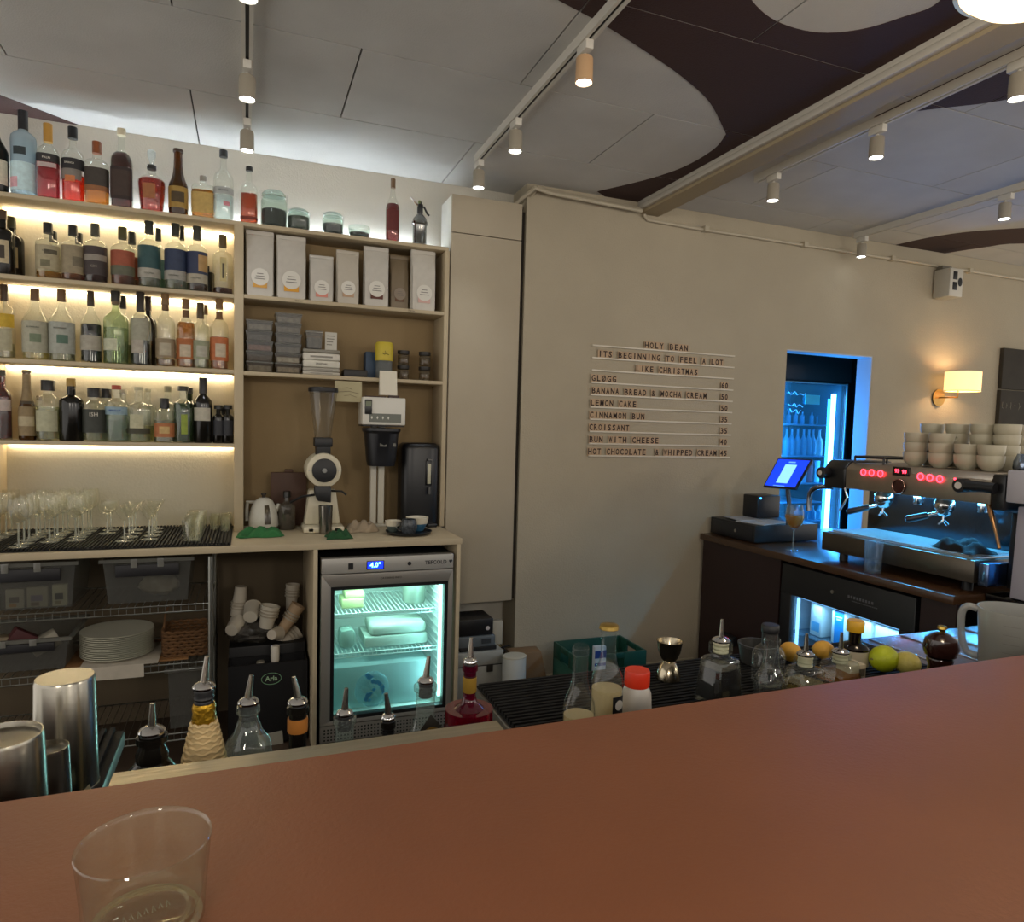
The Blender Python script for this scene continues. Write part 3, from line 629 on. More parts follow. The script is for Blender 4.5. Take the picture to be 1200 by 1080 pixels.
for (px, yt, row) in ((473, 405, 1), (498, 406, 1), (473, 427, 0), (498, 428, 0)):
    p = atY(px, 430, 3.51); side = 'left' if px < 480 else 'right'
    t = thing('spice_jar', f'small dark-lidded glass jar, {"upper" if row else "lower"} {side} of the four', 'jar', (p.x, 3.52, zl+(.0755 if row else 0)), 0, 'four small jars on the storage shelf')
    MB().open_lathe([(1e-5, .002), (.026, .002), (.029, .008), (.029, .045), (.024, .055)], seg=16).build('glass', glass('cfc8b4', .15), t)
    MB().lathe([(1e-5, .004), (.026, .006), (.026, .036), (1e-5, .037)], seg=14).build('contents', mat('6d5638', .9, var=.3, vs=80), t)
    MB().lathe([(.030, .055), (.031, .057), (.031, .073), (1e-5, .0745)], seg=16).build('lid', mat('26221e', .5), t)
# card hung under the storage shelf, and notepad on brewer
p = atY(408, 455, 3.455)
t = thing('shelf_note', 'cream paper note taped below the storage shelf', 'note', (p.x, 3.447, 1.66))
MB().box(-.065, .065, 0, .001, -.10, 0).build('paper', mat('b5ab88', .8), t); q = MB()
for i, (a, b) in enumerate(((-.03, .02), (-.045, .05), (-.02, .04))): q.tube([(a, -.001, -.035-.018*i), ((a+b)/2, -.001, -.03-.018*i), (b, -.001, -.04-.018*i)], .0012, 4)
q.build('handwriting', mat('6f6550', .8), t)
text('lettering', '21,6 cm', .01, mat('3d3a36', .7), su, (atY(350, 352, 3.45).x, -.0012, 2.029-ZC))
text('lettering', '21,6 cm', .01, mat('3d3a36', .7), su, (atY(482, 367, 3.45).x, -.0012, 2.029-ZC))
# ---------------------------------------------------------------- stemware on the drying mat
ZM = ZC+.013
def wine():
    t = thing('wine_glass', 'x', 'glass'); H = .185
    MB().lathe([(.034, 0), (.034, .0015), (.012, .004), (.004, .010), (.0035, .085), (.008, .092), (1e-5, .093)], seg=20).build('stem_and_foot', glass('f2f4ec', .28), t)
    MB().open_lathe([(1e-5, .093), (.014, .096), (.030, .112), (.036, .135), (.034, .165), (.030, H)], seg=18).build('bowl', CLEAR, t); return t
def coupe(k=0):
    t = thing('cocktail_glass', 'x', 'glass'); H = .135
    MB().lathe([(.034, 0), (.034, .0015), (.012, .004), (.004, .010), (.0035, .08), (1e-5, .085)], seg=20).build('stem_and_foot', glass('f2f4ec', .28), t)
    pr = [(1e-5, .084), (.012, .088), (.039, H)] if k else [(1e-5, .083), (.020, .088), (.032, .10), (.036, .12), (.037, H)]
    MB().open_lathe(pr, seg=18).build('bowl', CLEAR, t); return t
def tumbler(r, h, name='tumbler', base=.006):
    t = thing(name, 'x', 'glass')
    MB().open_lathe([(1e-5, 0), (r*.9, 0), (r, h), (r*.955, h-.001), (r*.86, base), (1e-5, base)], seg=20).build('glass_body', CLEAR, t); return t
protos = {}
def rows(kind, mk, specs):
    for (px, py, n, step, lab, grp) in specs:
        a = atZ(px, py, ZM)
        for i in range(n):
            y = a.y+i*step
            if y > 3.60: break
            loc = (a.x+random.uniform(-.004, .004), y, ZM+.001)
            if kind not in protos: protos[kind] = mk(); t = protos[kind]; t.location = loc; t['label'] = lab; t['group'] = grp
            else: dup(protos[kind], loc, random.uniform(0, 360), lab, grp)
rows('wine', wine, [(-8, 634, 6, .082, 'clear wine glass in the leftmost row on drying mat', 'wine glasses, leftmost row'), (21, 641, 7, .08, 'clear wine glass in the row nearest the front mat corner', 'wine glasses, second row'),
                    (57, 635, 6, .08, 'clear wine glass in the third row from the left', 'wine glasses, third row'), (88, 633, 6, .08, 'clear wine glass in the row left of the coupes', 'wine glasses, fourth row')])
rows('coupe', coupe, [(126, 625, 5, .10, 'clear coupe glass between wine glasses and martini glasses', 'coupe glasses')])
rows('martini', lambda: coupe(1), [(147, 634, 5, .101, 'clear martini glass in the row beside the coupes', 'martini glasses, left row'), (174, 632, 5, .101, 'clear martini glass in the row nearest the tumblers', 'martini glasses, right row')])
rows('highball', lambda: tumbler(.026, .15, 'highball_glass'), [(196, 615, 3, .065, 'tall straight highball glass left of the short tumblers', 'highball glasses'), (214, 614, 3, .065, 'tall straight highball glass left of the short tumblers', 'highball glasses')])
rows('rocks', lambda: tumbler(.040, .085), [(226, 633, 6, .088, 'short straight tumbler in the row near divider', 'short tumblers')])
rows('shot', lambda: tumbler(.022, .06, 'shot_glass'), [(252, 620, 5, .06, 'small clear shot glass in front of the divider', 'shot glasses'), (263, 622, 5, .06, 'small clear shot glass in front of the divider', 'shot glasses')])

# ---------------------------------------------------------------- coffee gear on the counter
def onC(px, py): return atZ(px, py, ZC)
def cloth(px, py, w_, d_, h, m, label, name='cloth', seed=1):
    p = onC(px, py); rnd = random.Random(seed); N = 26; vs = []; fs = []
    for j in range(N+1):
        for i in range(N+1):
            u, v = i/N*2-1, j/N*2-1; r = math.hypot(u, v)
            hh = max(0, 1-max(abs(u), abs(v))**6)**.5*max(0, 1-r*.3)*h*(.72+.30*math.sin(3.1*u+4*v+seed)+.22*math.sin(8*u-5*v+seed*2)+.12*abs(math.sin(13*v+7*u+seed)))
            vs.append((u*w_/2*(1+.10*math.sin(4*v+seed)), v*d_/2*(1+.12*math.sin(5*u)), max(.0015, hh+rnd.uniform(-.002, .002)*(r < .9))))
    for j in range(N):
        for i in range(N): fs.append((j*(N+1)+i, j*(N+1)+i+1, (j+1)*(N+1)+i+1, (j+1)*(N+1)+i))
    q = MB()._add(vs, fs)
    n = len(vs)
    q._add([(x, y, 0) for x, y, z in vs], [tuple(reversed(f)) for f in fs])
    o = q.build(name, m, None, ang=70); tag(o, label, 'cloth'); o.location = (p.x, p.y, ZC+.001); return o
cloth(305, 628, .19, .11, .040, mat('2e6b3a', .95, var=.15, vs=20, bump=.5, bs=200), 'crumpled green cloth in front of the kettle', seed=3)
cloth(397, 630, .11, .10, .036, mat('1f4a28', .95, var=.15, vs=20, bump=.5, bs=200), 'small crumpled dark green cloth in front of the steel grinder cup', seed=5)
cloth(424, 622, .15, .12, .048, mat('9c8b73', .9, var=.2, vs=20, bump=.5, bs=200), 'crumpled greyish beige cloth between grinder and brewer', seed=9)
# kettle
p = Vector((atY(309, 595, 3.50).x, 3.50, ZC))
t = thing('kettle', 'white dome shaped electric kettle with dark water window', 'kettle', (p.x, p.y, ZC), 0)
MB().lathe([(.068, 0), (.070, .004), (.070, .014), (.066, .018)], seg=28).build('base', mat('4a4032', .5), t)
MB().lathe([(.066, .018), (.069, .024), (.067, .06), (.058, .105), (.042, .14), (.022, .155), (1e-5, .158)], seg=28).build('body', mat('c3c0b3', .4), t)
MB().lathe([(.008, .156), (.008, .166), (.013, .172), (.013, .178), (1e-5, .18)], seg=14).build('lid_knob', mat('33291f', .5), t)
pr = [(.066, .018), (.069, .024), (.067, .06), (.058, .105), (.042, .14)]
q = MB().lathe([(interp(pr, z)+.0012, z) for z in (.034, .04, .06, .08, .105, .118, .124)], seg=4, a0=math.radians(272), a1=math.radians(296)); q.build('water_window', mat('3d3424', .25), t)
MB().tube([(-.04, .03, .13), (-.072, .05, .13), (-.076, .05, .09), (-.075, .035, .04)], .009, 8).build('handle', mat('c3c0b3', .4), t)
MB().tube([(.052, .01, .09), (.066, .0, .11), (.068, 0, .125)], .010, 8, [.014, .010, .008]).build('spout', mat('c3c0b3', .4), t)
# brown board
p = atY(338, 578, 3.60)
t = tag(MB().box(-.085, .085, 0, .018, 0, .27).box(-.02, .02, 0, .018, .27, .285).rot('X', 4).build('serving_board', mat('4d3324', .6, var=.1, vs=8), None, .003), 'dark brown board leaning on the wall behind the kettle', 'board', None, (p.x, 3.59, ZC+.003), 0)
# glass bottle
p = onC(336, 620)
bottle((p.x, p.y, ZC), .185, .040, 'round', 'smoke', 'b5ac98', .22, '15130f', .16, [], 'empty clear glass bottle with black stopper beside the kettle', cap_r=1.2)
# grinder
gy = 3.44; gx = atY(380, 560, gy-.08).x
GRM = mat('cfc6ac', .4)
t = thing('coffee_grinder', 'tall cream coffee grinder with clear hopper and black drum face', 'grinder', (gx, gy, ZC))
def gz(py): return atY(380, py, gy-.06).z-ZC
MB().prism([(-.085, .03), (.085, .03), (.062, gz(575)), (-.062, gz(575))], -.02, .07, 'y').build('body', GRM, t, .008)
MB().cbox(0, -.015, .0, .19, .17, .03).build('base', GRM, t, .008)
for sx in (-1, 1): MB().prism([(sx*.045, -.10), (sx*.075, -.10), (sx*.095, .07), (sx*.055, .07)][::sx], .0, .028).build('foot', GRM, t, .005)
zc_, rr = gz(551), 20*mpp(gx, gy-.06)
MB().cyl((0, -.08, zc_), rr, .18, 32, 'y').build('drum', GRM, t, .006)
MB().cyl((0, -.089, zc_), rr*.70, .010, 32, 'y').build('drum_face', BLACK, t, .002)
MB().cyl((0, -.097, zc_), rr*.14, .008, 14, 'y').build('dial_knob', mat('8a8a86', .4), t, .001)
for sx in (-1, 1): MB().cyl((sx*rr*.85, -.083, zc_), .004, .004, 10, 'y').build('screw', STEEL, t)
MB().cbox(0, -.0, gz(535), .068, .068, gz(514)-gz(535)).cbox(0, 0, gz(524), .084, .084, gz(513)-gz(524)).build('collar', BLACK, t, .005)
z0, z1 = gz(514), gz(459)
MB().open_lathe([(.036, z0), (.040, z0+.01), (.052, z0+(z1-z0)*.5), (.066, z1)], seg=28).build('hopper', glass('e2ddd0', .16, .05), t)
MB().lathe([(.069, z1), (.070, z1+.004), (.070, z1+.018), (.066, z1+.022), (1e-5, z1+.023)], seg=28).build('hopper_lid', BLACK, t)
MB().prism([(-.03, gz(586)), (.03, gz(588)), (.03, gz(569)), (-.045, gz(569)), (-.045, gz(577))], -.105, -.05, 'y').build('spout_block', BLACK, t, .004)
MB().tube([(-.03, -.03, gz(580)), (-.10, -.02, gz(583)), (-.15, 0, gz(590))], .006, 6).tube([(.03, -.07, gz(575)), (.08, -.10, gz(575)), (.10, -.11, gz(579))], .005, 8).build('handle', BLACK, t)
MB().lathe([(.026, 0), (.030, .002), (.033, gz(596)+.02), (.032, gz(596)+.02), (.028, .006), (1e-5, .005)], seg=20, c=(.005, -.105, .0005)).build('grounds_cup', mat('8e8a82', .22, 1), t)
# carafes
def carafe(px, py, r, h, label):
    p = onC(px, py)
    t = thing('glass_carafe', label, 'carafe', (p.x, p.y, ZC))
    MB().open_lathe([(1e-5, .002), (r*.85, .002), (r, h*.2), (r*.95, h*.45), (r*.55, h*.75), (r*.5, h*.85), (r*.68, h)], seg=22).build('glass', glass('f0ece0', .07), t)
    MB().tube([(r*.6, 0, h*.85), (r*1.3, -.005, h*.8), (r*1.35, -.005, h*.4), (r*.98, 0, h*.3)], .004, 8).build('handle', glass('ded8c8', .3), t)
carafe(403, 606, .052, .19, 'taller clear glass coffee carafe behind the grinder'); carafe(422, 603, .050, .15, 'lower clear glass coffee carafe left of the brewer stand')
# filter brewer
by = 3.52; bx = atY(442, 580, by).x
t = thing('filter_brewer', 'cream filter coffee brewer with black basket on twin column stand', 'coffee brewer', (bx, by, ZC)); by2 = by-.10
def bz(py): return atY(450, py, by2).z-ZC
cxx = atY(449.5, 483, by2).x-bx; hw = 25*mpp(bx, by2)
CR = mat('cdc8b8', .45)
MB().cbox(0, 0.02, 0, .16, .10, .012).build('base', CR, t, .003)
for s_ in (-1, 1): MB().box(s_*.020-.0155, s_*.020+.0155, 0, .03, .012, bz(497)).build('column', CR, t, .003)
MB().box(cxx-hw, cxx+hw, -.12, .03, bz(500)+.008, bz(466)).build('head', mat('d9d6cb', .4), t, .005)
MB().box(cxx-hw+.004, cxx+hw-.004, -.121, .028, bz(500), bz(500)+.006).build('head_base', BLACK, t, .001)
MB().box(cxx-hw+.01, cxx-hw+.045, -.127, -.12, bz(486), bz(469)).build('display', mat('1c1d1c', .3), t, .002)
MB().box(cxx-hw+.014, cxx-hw+.041, -.1275, -.127, bz(477), bz(471)).build('screen', mat('6f775f', .5), t)
MB().box(cxx-hw+.032, cxx+hw-.022, -.1215, -.12, bz(495), bz(485)).build('button_panel', mat('6d7066', .5), t)
for i in range(4):
    MB().prism([(-.004, 0), (0, .009), (.005, .003), (.001, -.008)], -.001, 0, 'y').mv(cxx-hw+.045+i*.027, -.1216, bz(490)).build('button', mat('d8d6cc', .5), t)
MB().lathe([(.066, bz(546)), (.072, bz(540)), (.085, bz(508)), (.094, bz(505)), (.094, bz(502)), (1e-5, bz(501.5))], c=(cxx-.005, -.075, 0), seg=28, sq=.12).build('filter_basket', mat('131419', .4), t, ang=30)
MB().box(cxx-.005-.02, cxx-.005+.012, -.1545, -.15, bz(523), bz(519)).box(cxx+.028, cxx+.055, -.145, -.142, bz(523), bz(519)).build('basket_badge', mat('68675f', .5), t)
MB().cbox(cxx+.05, -.09, bz(466)+.0002, .05, .03, .012).cbox(cxx-.04, -.09, bz(466)+.0002, .1, .03, .006).build('lid_tab', mat('3a241c', .5), t)
p2 = atY(457, 450, by2-.03)
t2 = thing('menu_card', 'folded white card standing on top of the coffee brewer', 'card', (p2.x, by-.08, ZC+bz(466)+.0135))
hcard = bz(434)-bz(466)-.014
MB()._add([(-.043, -.02, 0), (.043, -.02, 0), (.043, .0, hcard), (-.043, 0, hcard)], [(0, 1, 2, 3)])._add([(-.043, .02, 0), (.043, .02, 0), (.043, .001, hcard), (-.043, .001, hcard)], [(3, 2, 1, 0)]).build('card', mat('ded7c4', .5), t2)
# airpot
ay = 3.52; ax = min(atY(492, 570, ay).x, .838)
t = thing('airpot', 'large black insulated coffee airpot with upright level window', 'airpot', (ax, ay, ZC)); AH = atY(495, 519, ay).z-ZC
r_ = 23*mpp(ax, ay-.05)
MB().lathe([(r_*.98, .0), (r_, .01), (r_, AH*.93), (r_*.95, AH*.975), (r_*.8, AH), (1e-5, AH)], seg=32, sq=.5, sy=.8).build('body', mat('0f0f12', .35), t, ang=50)
MB().box(.02, .052, -r_*.85-.006, -r_*.75, AH*.50, AH*.80).build('level_frame', mat('1a1a1c', .3), t, .003)
MB().box(.027, .045, -r_*.85-.0075, -r_*.85-.005, AH*.52, AH*.76).build('level_window', mat('b9b59c', .35), t, .002)
MB().cbox(.037, -r_*.85-.01, AH*.80, .022, .02, .008).cyl((.037, -r_*.85-.02, AH*.40), .008, .035, 12).build('tap', mat('5d5c5a', .3, 1), t)
MB().cbox(r_*.55, -.075, 0, .05, .05, .02).build('foot', mat('141416', .4), t, .004)
# tray with cups
p = onC(480, 626); tx, ty = p.x, p.y+.02
t = thing('round_tray', 'dark round tray holding bowls and mug at the right end of counter', 'tray', (tx, ty, ZC))
MB().lathe([(.085, 0), (.105, .004), (.112, .016), (.109, .016), (.10, .007), (1e-5, .006)], seg=36).build('tray', mat('15181d', .35), t)
def bowl(x, y, z, r, h, m_in, m_out, label, split=.0):
    t = thing('bowl', label, 'bowl', (x, y, z))
    MB().lathe([(r*.5, 0), (r*.55, .002), (r*.9, h*.55)], seg=24).build('lower_glaze', m_out, t)
    MB().open_lathe([(r*.9, h*.55), (r, h), (r*.95, h), (r*.86, h*.55), (r*.5, .006), (1e-5, .006)], seg=24).build('bowl_wall', m_in, t)
WGL = mat('d5cdb8', .35)
bowl(tx-.073, ty+.02, ZC+.008, .038, .055, WGL, mat('58635e', .4), 'small cream bowl at the left of the round tray')
bowl(tx+.048, ty+.03, ZC+.008, .055, .068, WGL, mat('3f6f8f', .35), 'cream bowl with glossy blue lower half on the round tray')
t = thing('patterned_mug', 'dark speckled mug with thin handle in front of the bowls', 'mug', (tx-.012, ty-.055, ZC+.008))
MB().open_lathe([(.022, 0), (.030, .004), (.040, .03), (.036, .058), (.032, .07), (.030, .07), (.034, .055), (.037, .03), (.02, .006), (1e-5, .006)], seg=24).build('mug', mat('3b4045', .3, var=.9, vs=140), t)
MB().tube([(-.036, 0, .06), (-.058, -.005, .055), (-.062, -.005, .035), (-.05, 0, .018), (-.037, 0, .015)], .003, 8).build('handle', STEEL, t)

# ---------------------------------------------------------------- under the counter, wire rack
WR = mat('9a9a92', .35, 1)
t = thing('wire_rack', 'chromed wire shelving rack under the counter at left', 'rack', (-.14, 3.10, 0)); XL = -1.7
def rz_(py, px=250): return atY(px, py, 3.10).z
for (a, b) in ((0, 0), (0, .40), (-.9, .4), (XL, .4)):
    MB().tube([(a, b, 0), (a, b, .885)], .011, 10).build('post', WR, t)
q = MB()
for zz in range(14): q.tube([(-.012, 0, .06+zz*.06), (.0, -.012, .06+zz*.06), (.012, 0, .06+zz*.06)], .002, 5)
q.build('post_rings', WR, t)
for zs_ in (.686, .438, .14):
    q = MB().tube([(XL, 0, zs_), (0, 0, zs_)], .0035, 6).tube([(XL, 0, zs_-.028), (0, 0, zs_-.028)], .0035, 6).tube([(XL, .4, zs_), (0, .4, zs_)], .0035, 6).tube([(0, 0, zs_), (0, .4, zs_)], .0035, 6)
    n = 60
    for i in range(n):
        x = XL+(-XL)*i/n; q.tube([(x, 0, zs_-.028), (x, 0, zs_+.002), (x, .4, zs_+.002)], .0015, 4)
    q.build('wire_shelf', WR, t)
def crate(x0, x1, y0, y1, z, h, label, band_=1):
    t = thing('storage_box', label, 'storage box', ((x0+x1)/2, (y0+y1)/2, z)); a = (x1-x0)/2; d = (y1-y0)/2
    q = MB(); k = .9
    q._add([(-a*k, -d*k, 0), (a*k, -d*k, 0), (a*k, d*k, 0), (-a*k, d*k, 0), (-a, -d, h), (a, -d, h), (a, d, h), (-a, d, h)], [(3, 2, 1, 0), (0, 1, 5, 4), (1, 2, 6, 5), (2, 3, 7, 6), (3, 0, 4, 7)])
    q.build('box', glass('b9b9b2', .25, .15), t)
    MB().box(-a-.012, a+.012, -d-.012, -d, h-.012, h+.002).box(-a-.012, a+.012, d, d+.012, h-.012, h+.002).box(-a-.012, -a, -d, d, h-.012, h+.002).box(a, a+.012, -d, d, h-.012, h+.002).build('rim', glass('c5c4bb', .4, .2), t)
    if band_:
        MB().box(-a*.72, a*.72, -d-.011, -d-.001, h*.62, h*.88).build('dark_handle_band', mat('17161a', .5), t, .002)
        for s_ in (-1, 1): MB().box(s_*a*.3-.012, s_*a*.3+.012, -d-.018, -d-.012, h*.82, h*1.02).build('clip', glass('cfcec6', .5, .15), t, .002)
    return t
zr = .692
xa, xb = atY(-40, 690, 3.13).x, atY(88, 690, 3.13).x
crate(xa, xb, 3.14, 3.46, zr, .185, 'clear plastic storage box at left of upper rack shelf')
for i, (dx, w_, h, c, lab) in enumerate(((.09, .06, .075, 'b9b5a4', 'pale carton with dark pictures inside the upper left box'), (.165, .07, .08, 'a8a48f', 'printed grey carton inside the upper left box'), (.24, .05, .085, 'c4c2a6', 'cream carton with black mark inside the upper left box'))):
    tt = thing('carton', lab, 'carton', (xb-.30+dx, 3.175, zr+.005)); MB().cbox(0, 0, 0, w_, .03, h).build('carton', mat(c, .7), tt, .002)
    MB().box(-w_*.3, w_*.25, -.0165, -.015, h*.3, h*.6).build('print', mat(['5f5648', '7c7388', '24231f'][i], .7), tt)
    MB().box(-w_*.3, w_*.1, -.0165, -.015, h*.08, h*.25).build('print', mat(['b8862c', '70604a', '8a845c'][i], .7), tt)
xa, xb = atY(120, 690, 3.13).x, atY(224, 690, 3.13).x
crate(xa, xb, 3.14, 3.46, zr, .185, 'clear plastic storage box at right of upper rack shelf')
tag(MB().sphere((0, 0, .045), .05, 1.6, .9, .9).mesh(mat('a39c8c', .8, var=.3, vs=30), wob=.008) and MB().sphere((0, 0, .045), .05, 1.6, .9, .9).build('paper_bundle', mat('a39c8c', .8, var=.3, vs=30), None, wob=.006), 'crumpled pale paper bundle inside the right storage box', 'paper', None, ((xa+xb)/2+.03, 3.25, zr+.008))
xa, xb = atY(-40, 770, 3.13).x, atY(80, 770, 3.13).x
crate(xa, xb, 3.14, 3.46, .445, .13, 'clear storage box of packets on the lower rack shelf')
for dx, dz, c, an, lab in ((.30, .11, '4c1c1e', 35, 'dark red packet sticking out of the lower storage box'), (.37, .09, 'a59f8f', -25, 'cream folded packet leaning in the lower storage box'), (.23, .10, '8a7c64', 10, 'tan packet lying in the lower storage box')):
    o = MB().box(-.05, .05, -.03, .03, -.03, .03).rot('Y', an).build('packet', mat(c, .6, var=.15, vs=20), None, .004); tag(o, lab, 'packet', None, (xb-.47+dx, 3.22, .445+dz), 20)
# plates
p = atY(137, 775, 3.24); px0 = p.x
t = thing('cardboard_sheet', 'flat piece of cardboard under the plate stack', 'cardboard', (px0, 3.27, .4425)); MB().box(-.17, .28, -.14, .16, 0, .006).build('sheet', mat('8a6238', .8, var=.1, vs=10), t)
t = thing('paper_napkin', 'white folded paper hanging under the stack of plates', 'napkin', (px0+.02, 3.26, .450)); MB().box(-.13, .15, -.166, .12, 0, .004).box(-.09, .10, -.170, -.166, -.05, .004).build('paper', mat('b7ae9e', .8, var=.1, vs=20), t, wob=.001)
NP = 13; topz = atY(137, 748, 3.12).z; hp = (topz-.457)/NP
pl0 = None
for i in range(NP):
    loc = (px0+.0008*((i*7) % 3), 3.26, .457+i*hp)
    lab = 'white dinner plate inside the tall plate stack' if i < NP-1 else 'white dinner plate on top of the plate stack'
    if pl0 is None:
        pl0 = thing('dinner_plate', lab, 'plate', loc, 0, 'stack of white dinner plates')
        MB().lathe([(.08, 0), (.085, .001), (.10, .004), (.138, .0075), (.138, .0095), (.10, .0065), (.085, .0035), (1e-5, .003)], seg=40).build('plate', mat('c6c3b0', .35), pl0)
    else: dup(pl0, (loc[0], loc[1], loc[2]+.001), 0, lab)
# wicker basket
xa, xb = atY(190, 750, 3.16).x, atY(243, 750, 3.16).x
t = thing('wicker_basket', 'brown wicker basket at the right end of lower rack shelf', 'basket', ((xa+xb)/2, 3.25, .446)); a = (xb-xa)/2; WK = mat('5e3f1f', .8, var=.25, vs=60, bump=.6, bs=90)
for j in range(8):
    z = .006+j*.014; k = 1+.02*j/8
    q = MB(); N = 40; pts = []
    for i in range(N+1):
        an = 2*PI*i/N; ca, sa = math.cos(an), math.sin(an); kk = (abs(ca)**6+abs(sa)**6)**(-1/6)
        pts.append((a*k*ca*kk, .09*k*sa*kk, z+(.004 if (i+j) % 2 else -.002)))
    q.tube(pts, .0075, 6).build('weave', WK, t)
MB().box(-a*.95, a*.95, -.085, .085, 0, .005).build('basket_base', WK, t)
MB().tube([(-a, -.02, .11), (-a*.95, 0, .17), (-a*.8, .02, .20)], .005, 6).build('handle', WK, t)
# clear tub on floor level shelf
xa, xb = atY(197, 800, 3.14).x, atY(243, 800, 3.14).x
crate(xa, xb, 3.13, 3.30, .147, .26, 'tall translucent tub on the lowest rack shelf', 0)

# ---------------------------------------------------------------- cup corner: black crate, bottles and paper cups
t = thing('black_crate', 'black plastic dairy crate under the counter beside the fridge', 'crate', (.075, 3.30, 0))
CRB = mat('121215', .5)
hcz = .375
MB().box(-.15, .185, -.12, -.11, 0.01, hcz).box(-.15, .185, -.005, .003, 0.01, hcz).box(-.15, -.142, -.11, -.005, .01, hcz).box(.177, .185, -.11, -.005, .01, hcz).box(-.142, .177, -.11, -.005, .01, .02).build('crate_wall', CRB, t)
p = atY(318, 795, 3.18)
q = MB(); pts = [(.042*math.cos(a), 0, .026*math.sin(a)) for a in [i*PI/12 for i in range(25)]]
q.tube(pts, .0012, 5).mv(p.x-.075, -.1225, p.z).build('oval_emblem', mat('7fae86', .5), t)
text('lettering', 'Arla', .030, mat('a9c8a4', .5), t, (p.x-.075, -.1222, p.z), bold=.0006)
MB().box(-.15, .185, .008, .19, 0, .42).build('rear_box', CRB, t, .004)
p = atY(318, 868, 3.16); MB().box(-.055, .05, -.1255, -.1235, -.03, .03).rot('Y', -5).mv(p.x-.075, 0, p.z).build('paper_note', mat('a8a596', .8), t)
def front_bottle(px, yt, yb, wpx, c, capc, label, Y=3.237):
    p = atY(px, yb, Y); top = atY(px, yt, Y).z; z = .022; R = wpx*mpp(p.x, Y, p.z)/2
    return bottle((p.x, Y, z), top-z, R, 'bordeaux', 'dark', None, 0, capc, .16, [(.80, .97, c, 179)], label)
front_bottle(305, 775, 850, 20, 'a8a294', '8f8a7c', 'dark bottle with pale foil neck in the black crate')
front_bottle(346, 782, 850, 14, '8d8068', '8d8068', 'dark bottle with dull gold foil neck near partition')
front_bottle(322, 757, 850, 22, 'c8baa4', 'd8d2c4', 'dark bottle with white cap standing in the black crate')
cup0 = None
def paper_cup(px, py, Y, tilt, rz, lab, col='c5bcab', r=.034, h=.11, ax='Y'):
    p = atY(px, py, Y)
    o = MB().lathe([(r*.72, 0), (r, h), (r*1.05, h+.001), (r*1.05, h+.005), (r*.96, h+.005), (r*.70, .01), (1e-5, .01)], seg=18).mv(0, 0, -h/2).rot(ax, tilt)
    t = thing('paper_cup', lab, 'cup', (p.x, Y, p.z), rz, 'paper cups heaped under the counter'); o.build('cup', mat(col, .6), t)
    if h > .09:
        q = MB()
        for k in range(3): q.lathe([(r*1.06, h*.55+k*.014), (r*1.075, h*.56+k*.014), (r*1.07, h*.60+k*.014)], seg=18)
        q.mv(0, 0, -h/2).rot(ax, tilt).build('rim_lines', mat('aba18e', .6), t)
PC = 'pale paper cup '
paper_cup(281, 703, 3.44, 185, 0, PC+'standing upside down at the back left', r=.036, h=.13)
paper_cup(295, 718, 3.36, 75, 80, PC+'lying with its base towards the viewer, upper one', r=.042, h=.08, col='cbc4b4')
paper_cup(275, 734, 3.33, 80, 70, PC+'lying lowest at the left with its base to the viewer', r=.038, h=.08, col='cfc8b8')
paper_cup(314, 723, 3.33, 12, 0, PC+'upright in the middle of the heap', r=.042, h=.10, col='cac3b3')
paper_cup(338, 727, 3.35, 32, 0, 'tan paper cup stack leaning against the partition', r=.034, h=.16, col='b59a7a')
paper_cup(342, 700, 3.46, 4, 0, PC+'with dark lid standing at the back right', r=.032, h=.12)
paper_cup(322, 743, 3.30, 100, 60, PC+'lying just above the white capped bottle', r=.032, h=.06)
paper_cup(338, 748, 3.38, 60, 20, PC+'half hidden behind the tan leaning stack', r=.036, h=.10)
q = MB().sphere((0, 0, 0), .10, 1.2, .7, .55, 18, 12); p = atY(296, 752, 3.36)
tag(q.build('plastic_bag', glass('b8b4ac', .22, .1), None, wob=.010, ang=20), 'crumpled translucent plastic bag around the paper cups', 'bag', None, (p.x, 3.37, .478))
MB().lathe([(.03, 0), (.034, .002), (.034, .016), (1e-5, .018)], seg=16).build

# ---------------------------------------------------------------- fridge
FM = mat('a19c94', .42, .6, key='fr'); FB = mat('101113', .4); INW = mat('cfd8d2', .5)
xL, xR = .306, .906; Wd = xR-xL
t = thing('glass_door_fridge', 'steel framed glass door undercounter fridge with blue display', 'fridge', (xL, 3.062, 0))
zt = .858; zp = .786; zb = .10
# shell
MB().box(0, .03, .05, .55, zb, zt).box(Wd-.03, Wd, .05, .55, zb, zt).box(.03, Wd-.03, .52, .55, zb, zt).box(.03, Wd-.03, .05, .52, zt-.10, zt).box(.03, Wd-.03, .05, .52, zb, zb+.03).build('casing', mat('1a1b1d', .5), t)
MB().box(.031, .034, .05, .52, zb+.03, zt-.10).box(Wd-.034, Wd-.031, .05, .52, zb+.03, zt-.10).box(.03, Wd-.03, .515, .519, zb+.03, zt-.10).box(.03, Wd-.03, .05, .52, zb+.031, zb+.034).box(.03, Wd-.03, .05, .52, zt-.104, zt-.101).build('liner', INW, t)
MB().box(0, Wd, .0, .05, zp+.004, zt).build('control_panel', mat('aeaba4', .45, .35), t, .003)
MB().box(.115, .137, -.001, .002, .806, .835).build('switch', BLACK, t)
MB().box(.195, .275, -.0015, .002, .802, .842).build('display_bezel', mat('10142a', .3), t, .003)
MB().box(.2, .27, -.002, -.0014, .806, .838).build('display_glow', emis('1030ff', 1.6), t)
text('lettering', '4.0°', .030, emis('6ad8ff', 5), t, (.235, -.0026, .822), bold=.0006)
MB().cyl((.39, -.003, .822), .009, .006, 16, 'y').build('lock', BLACK, t)
text('lettering', 'TEFCOLD', .024, mat('26262a', .5), t, (.515, -.0008, .822), bold=.0005, label='dark maker lettering')
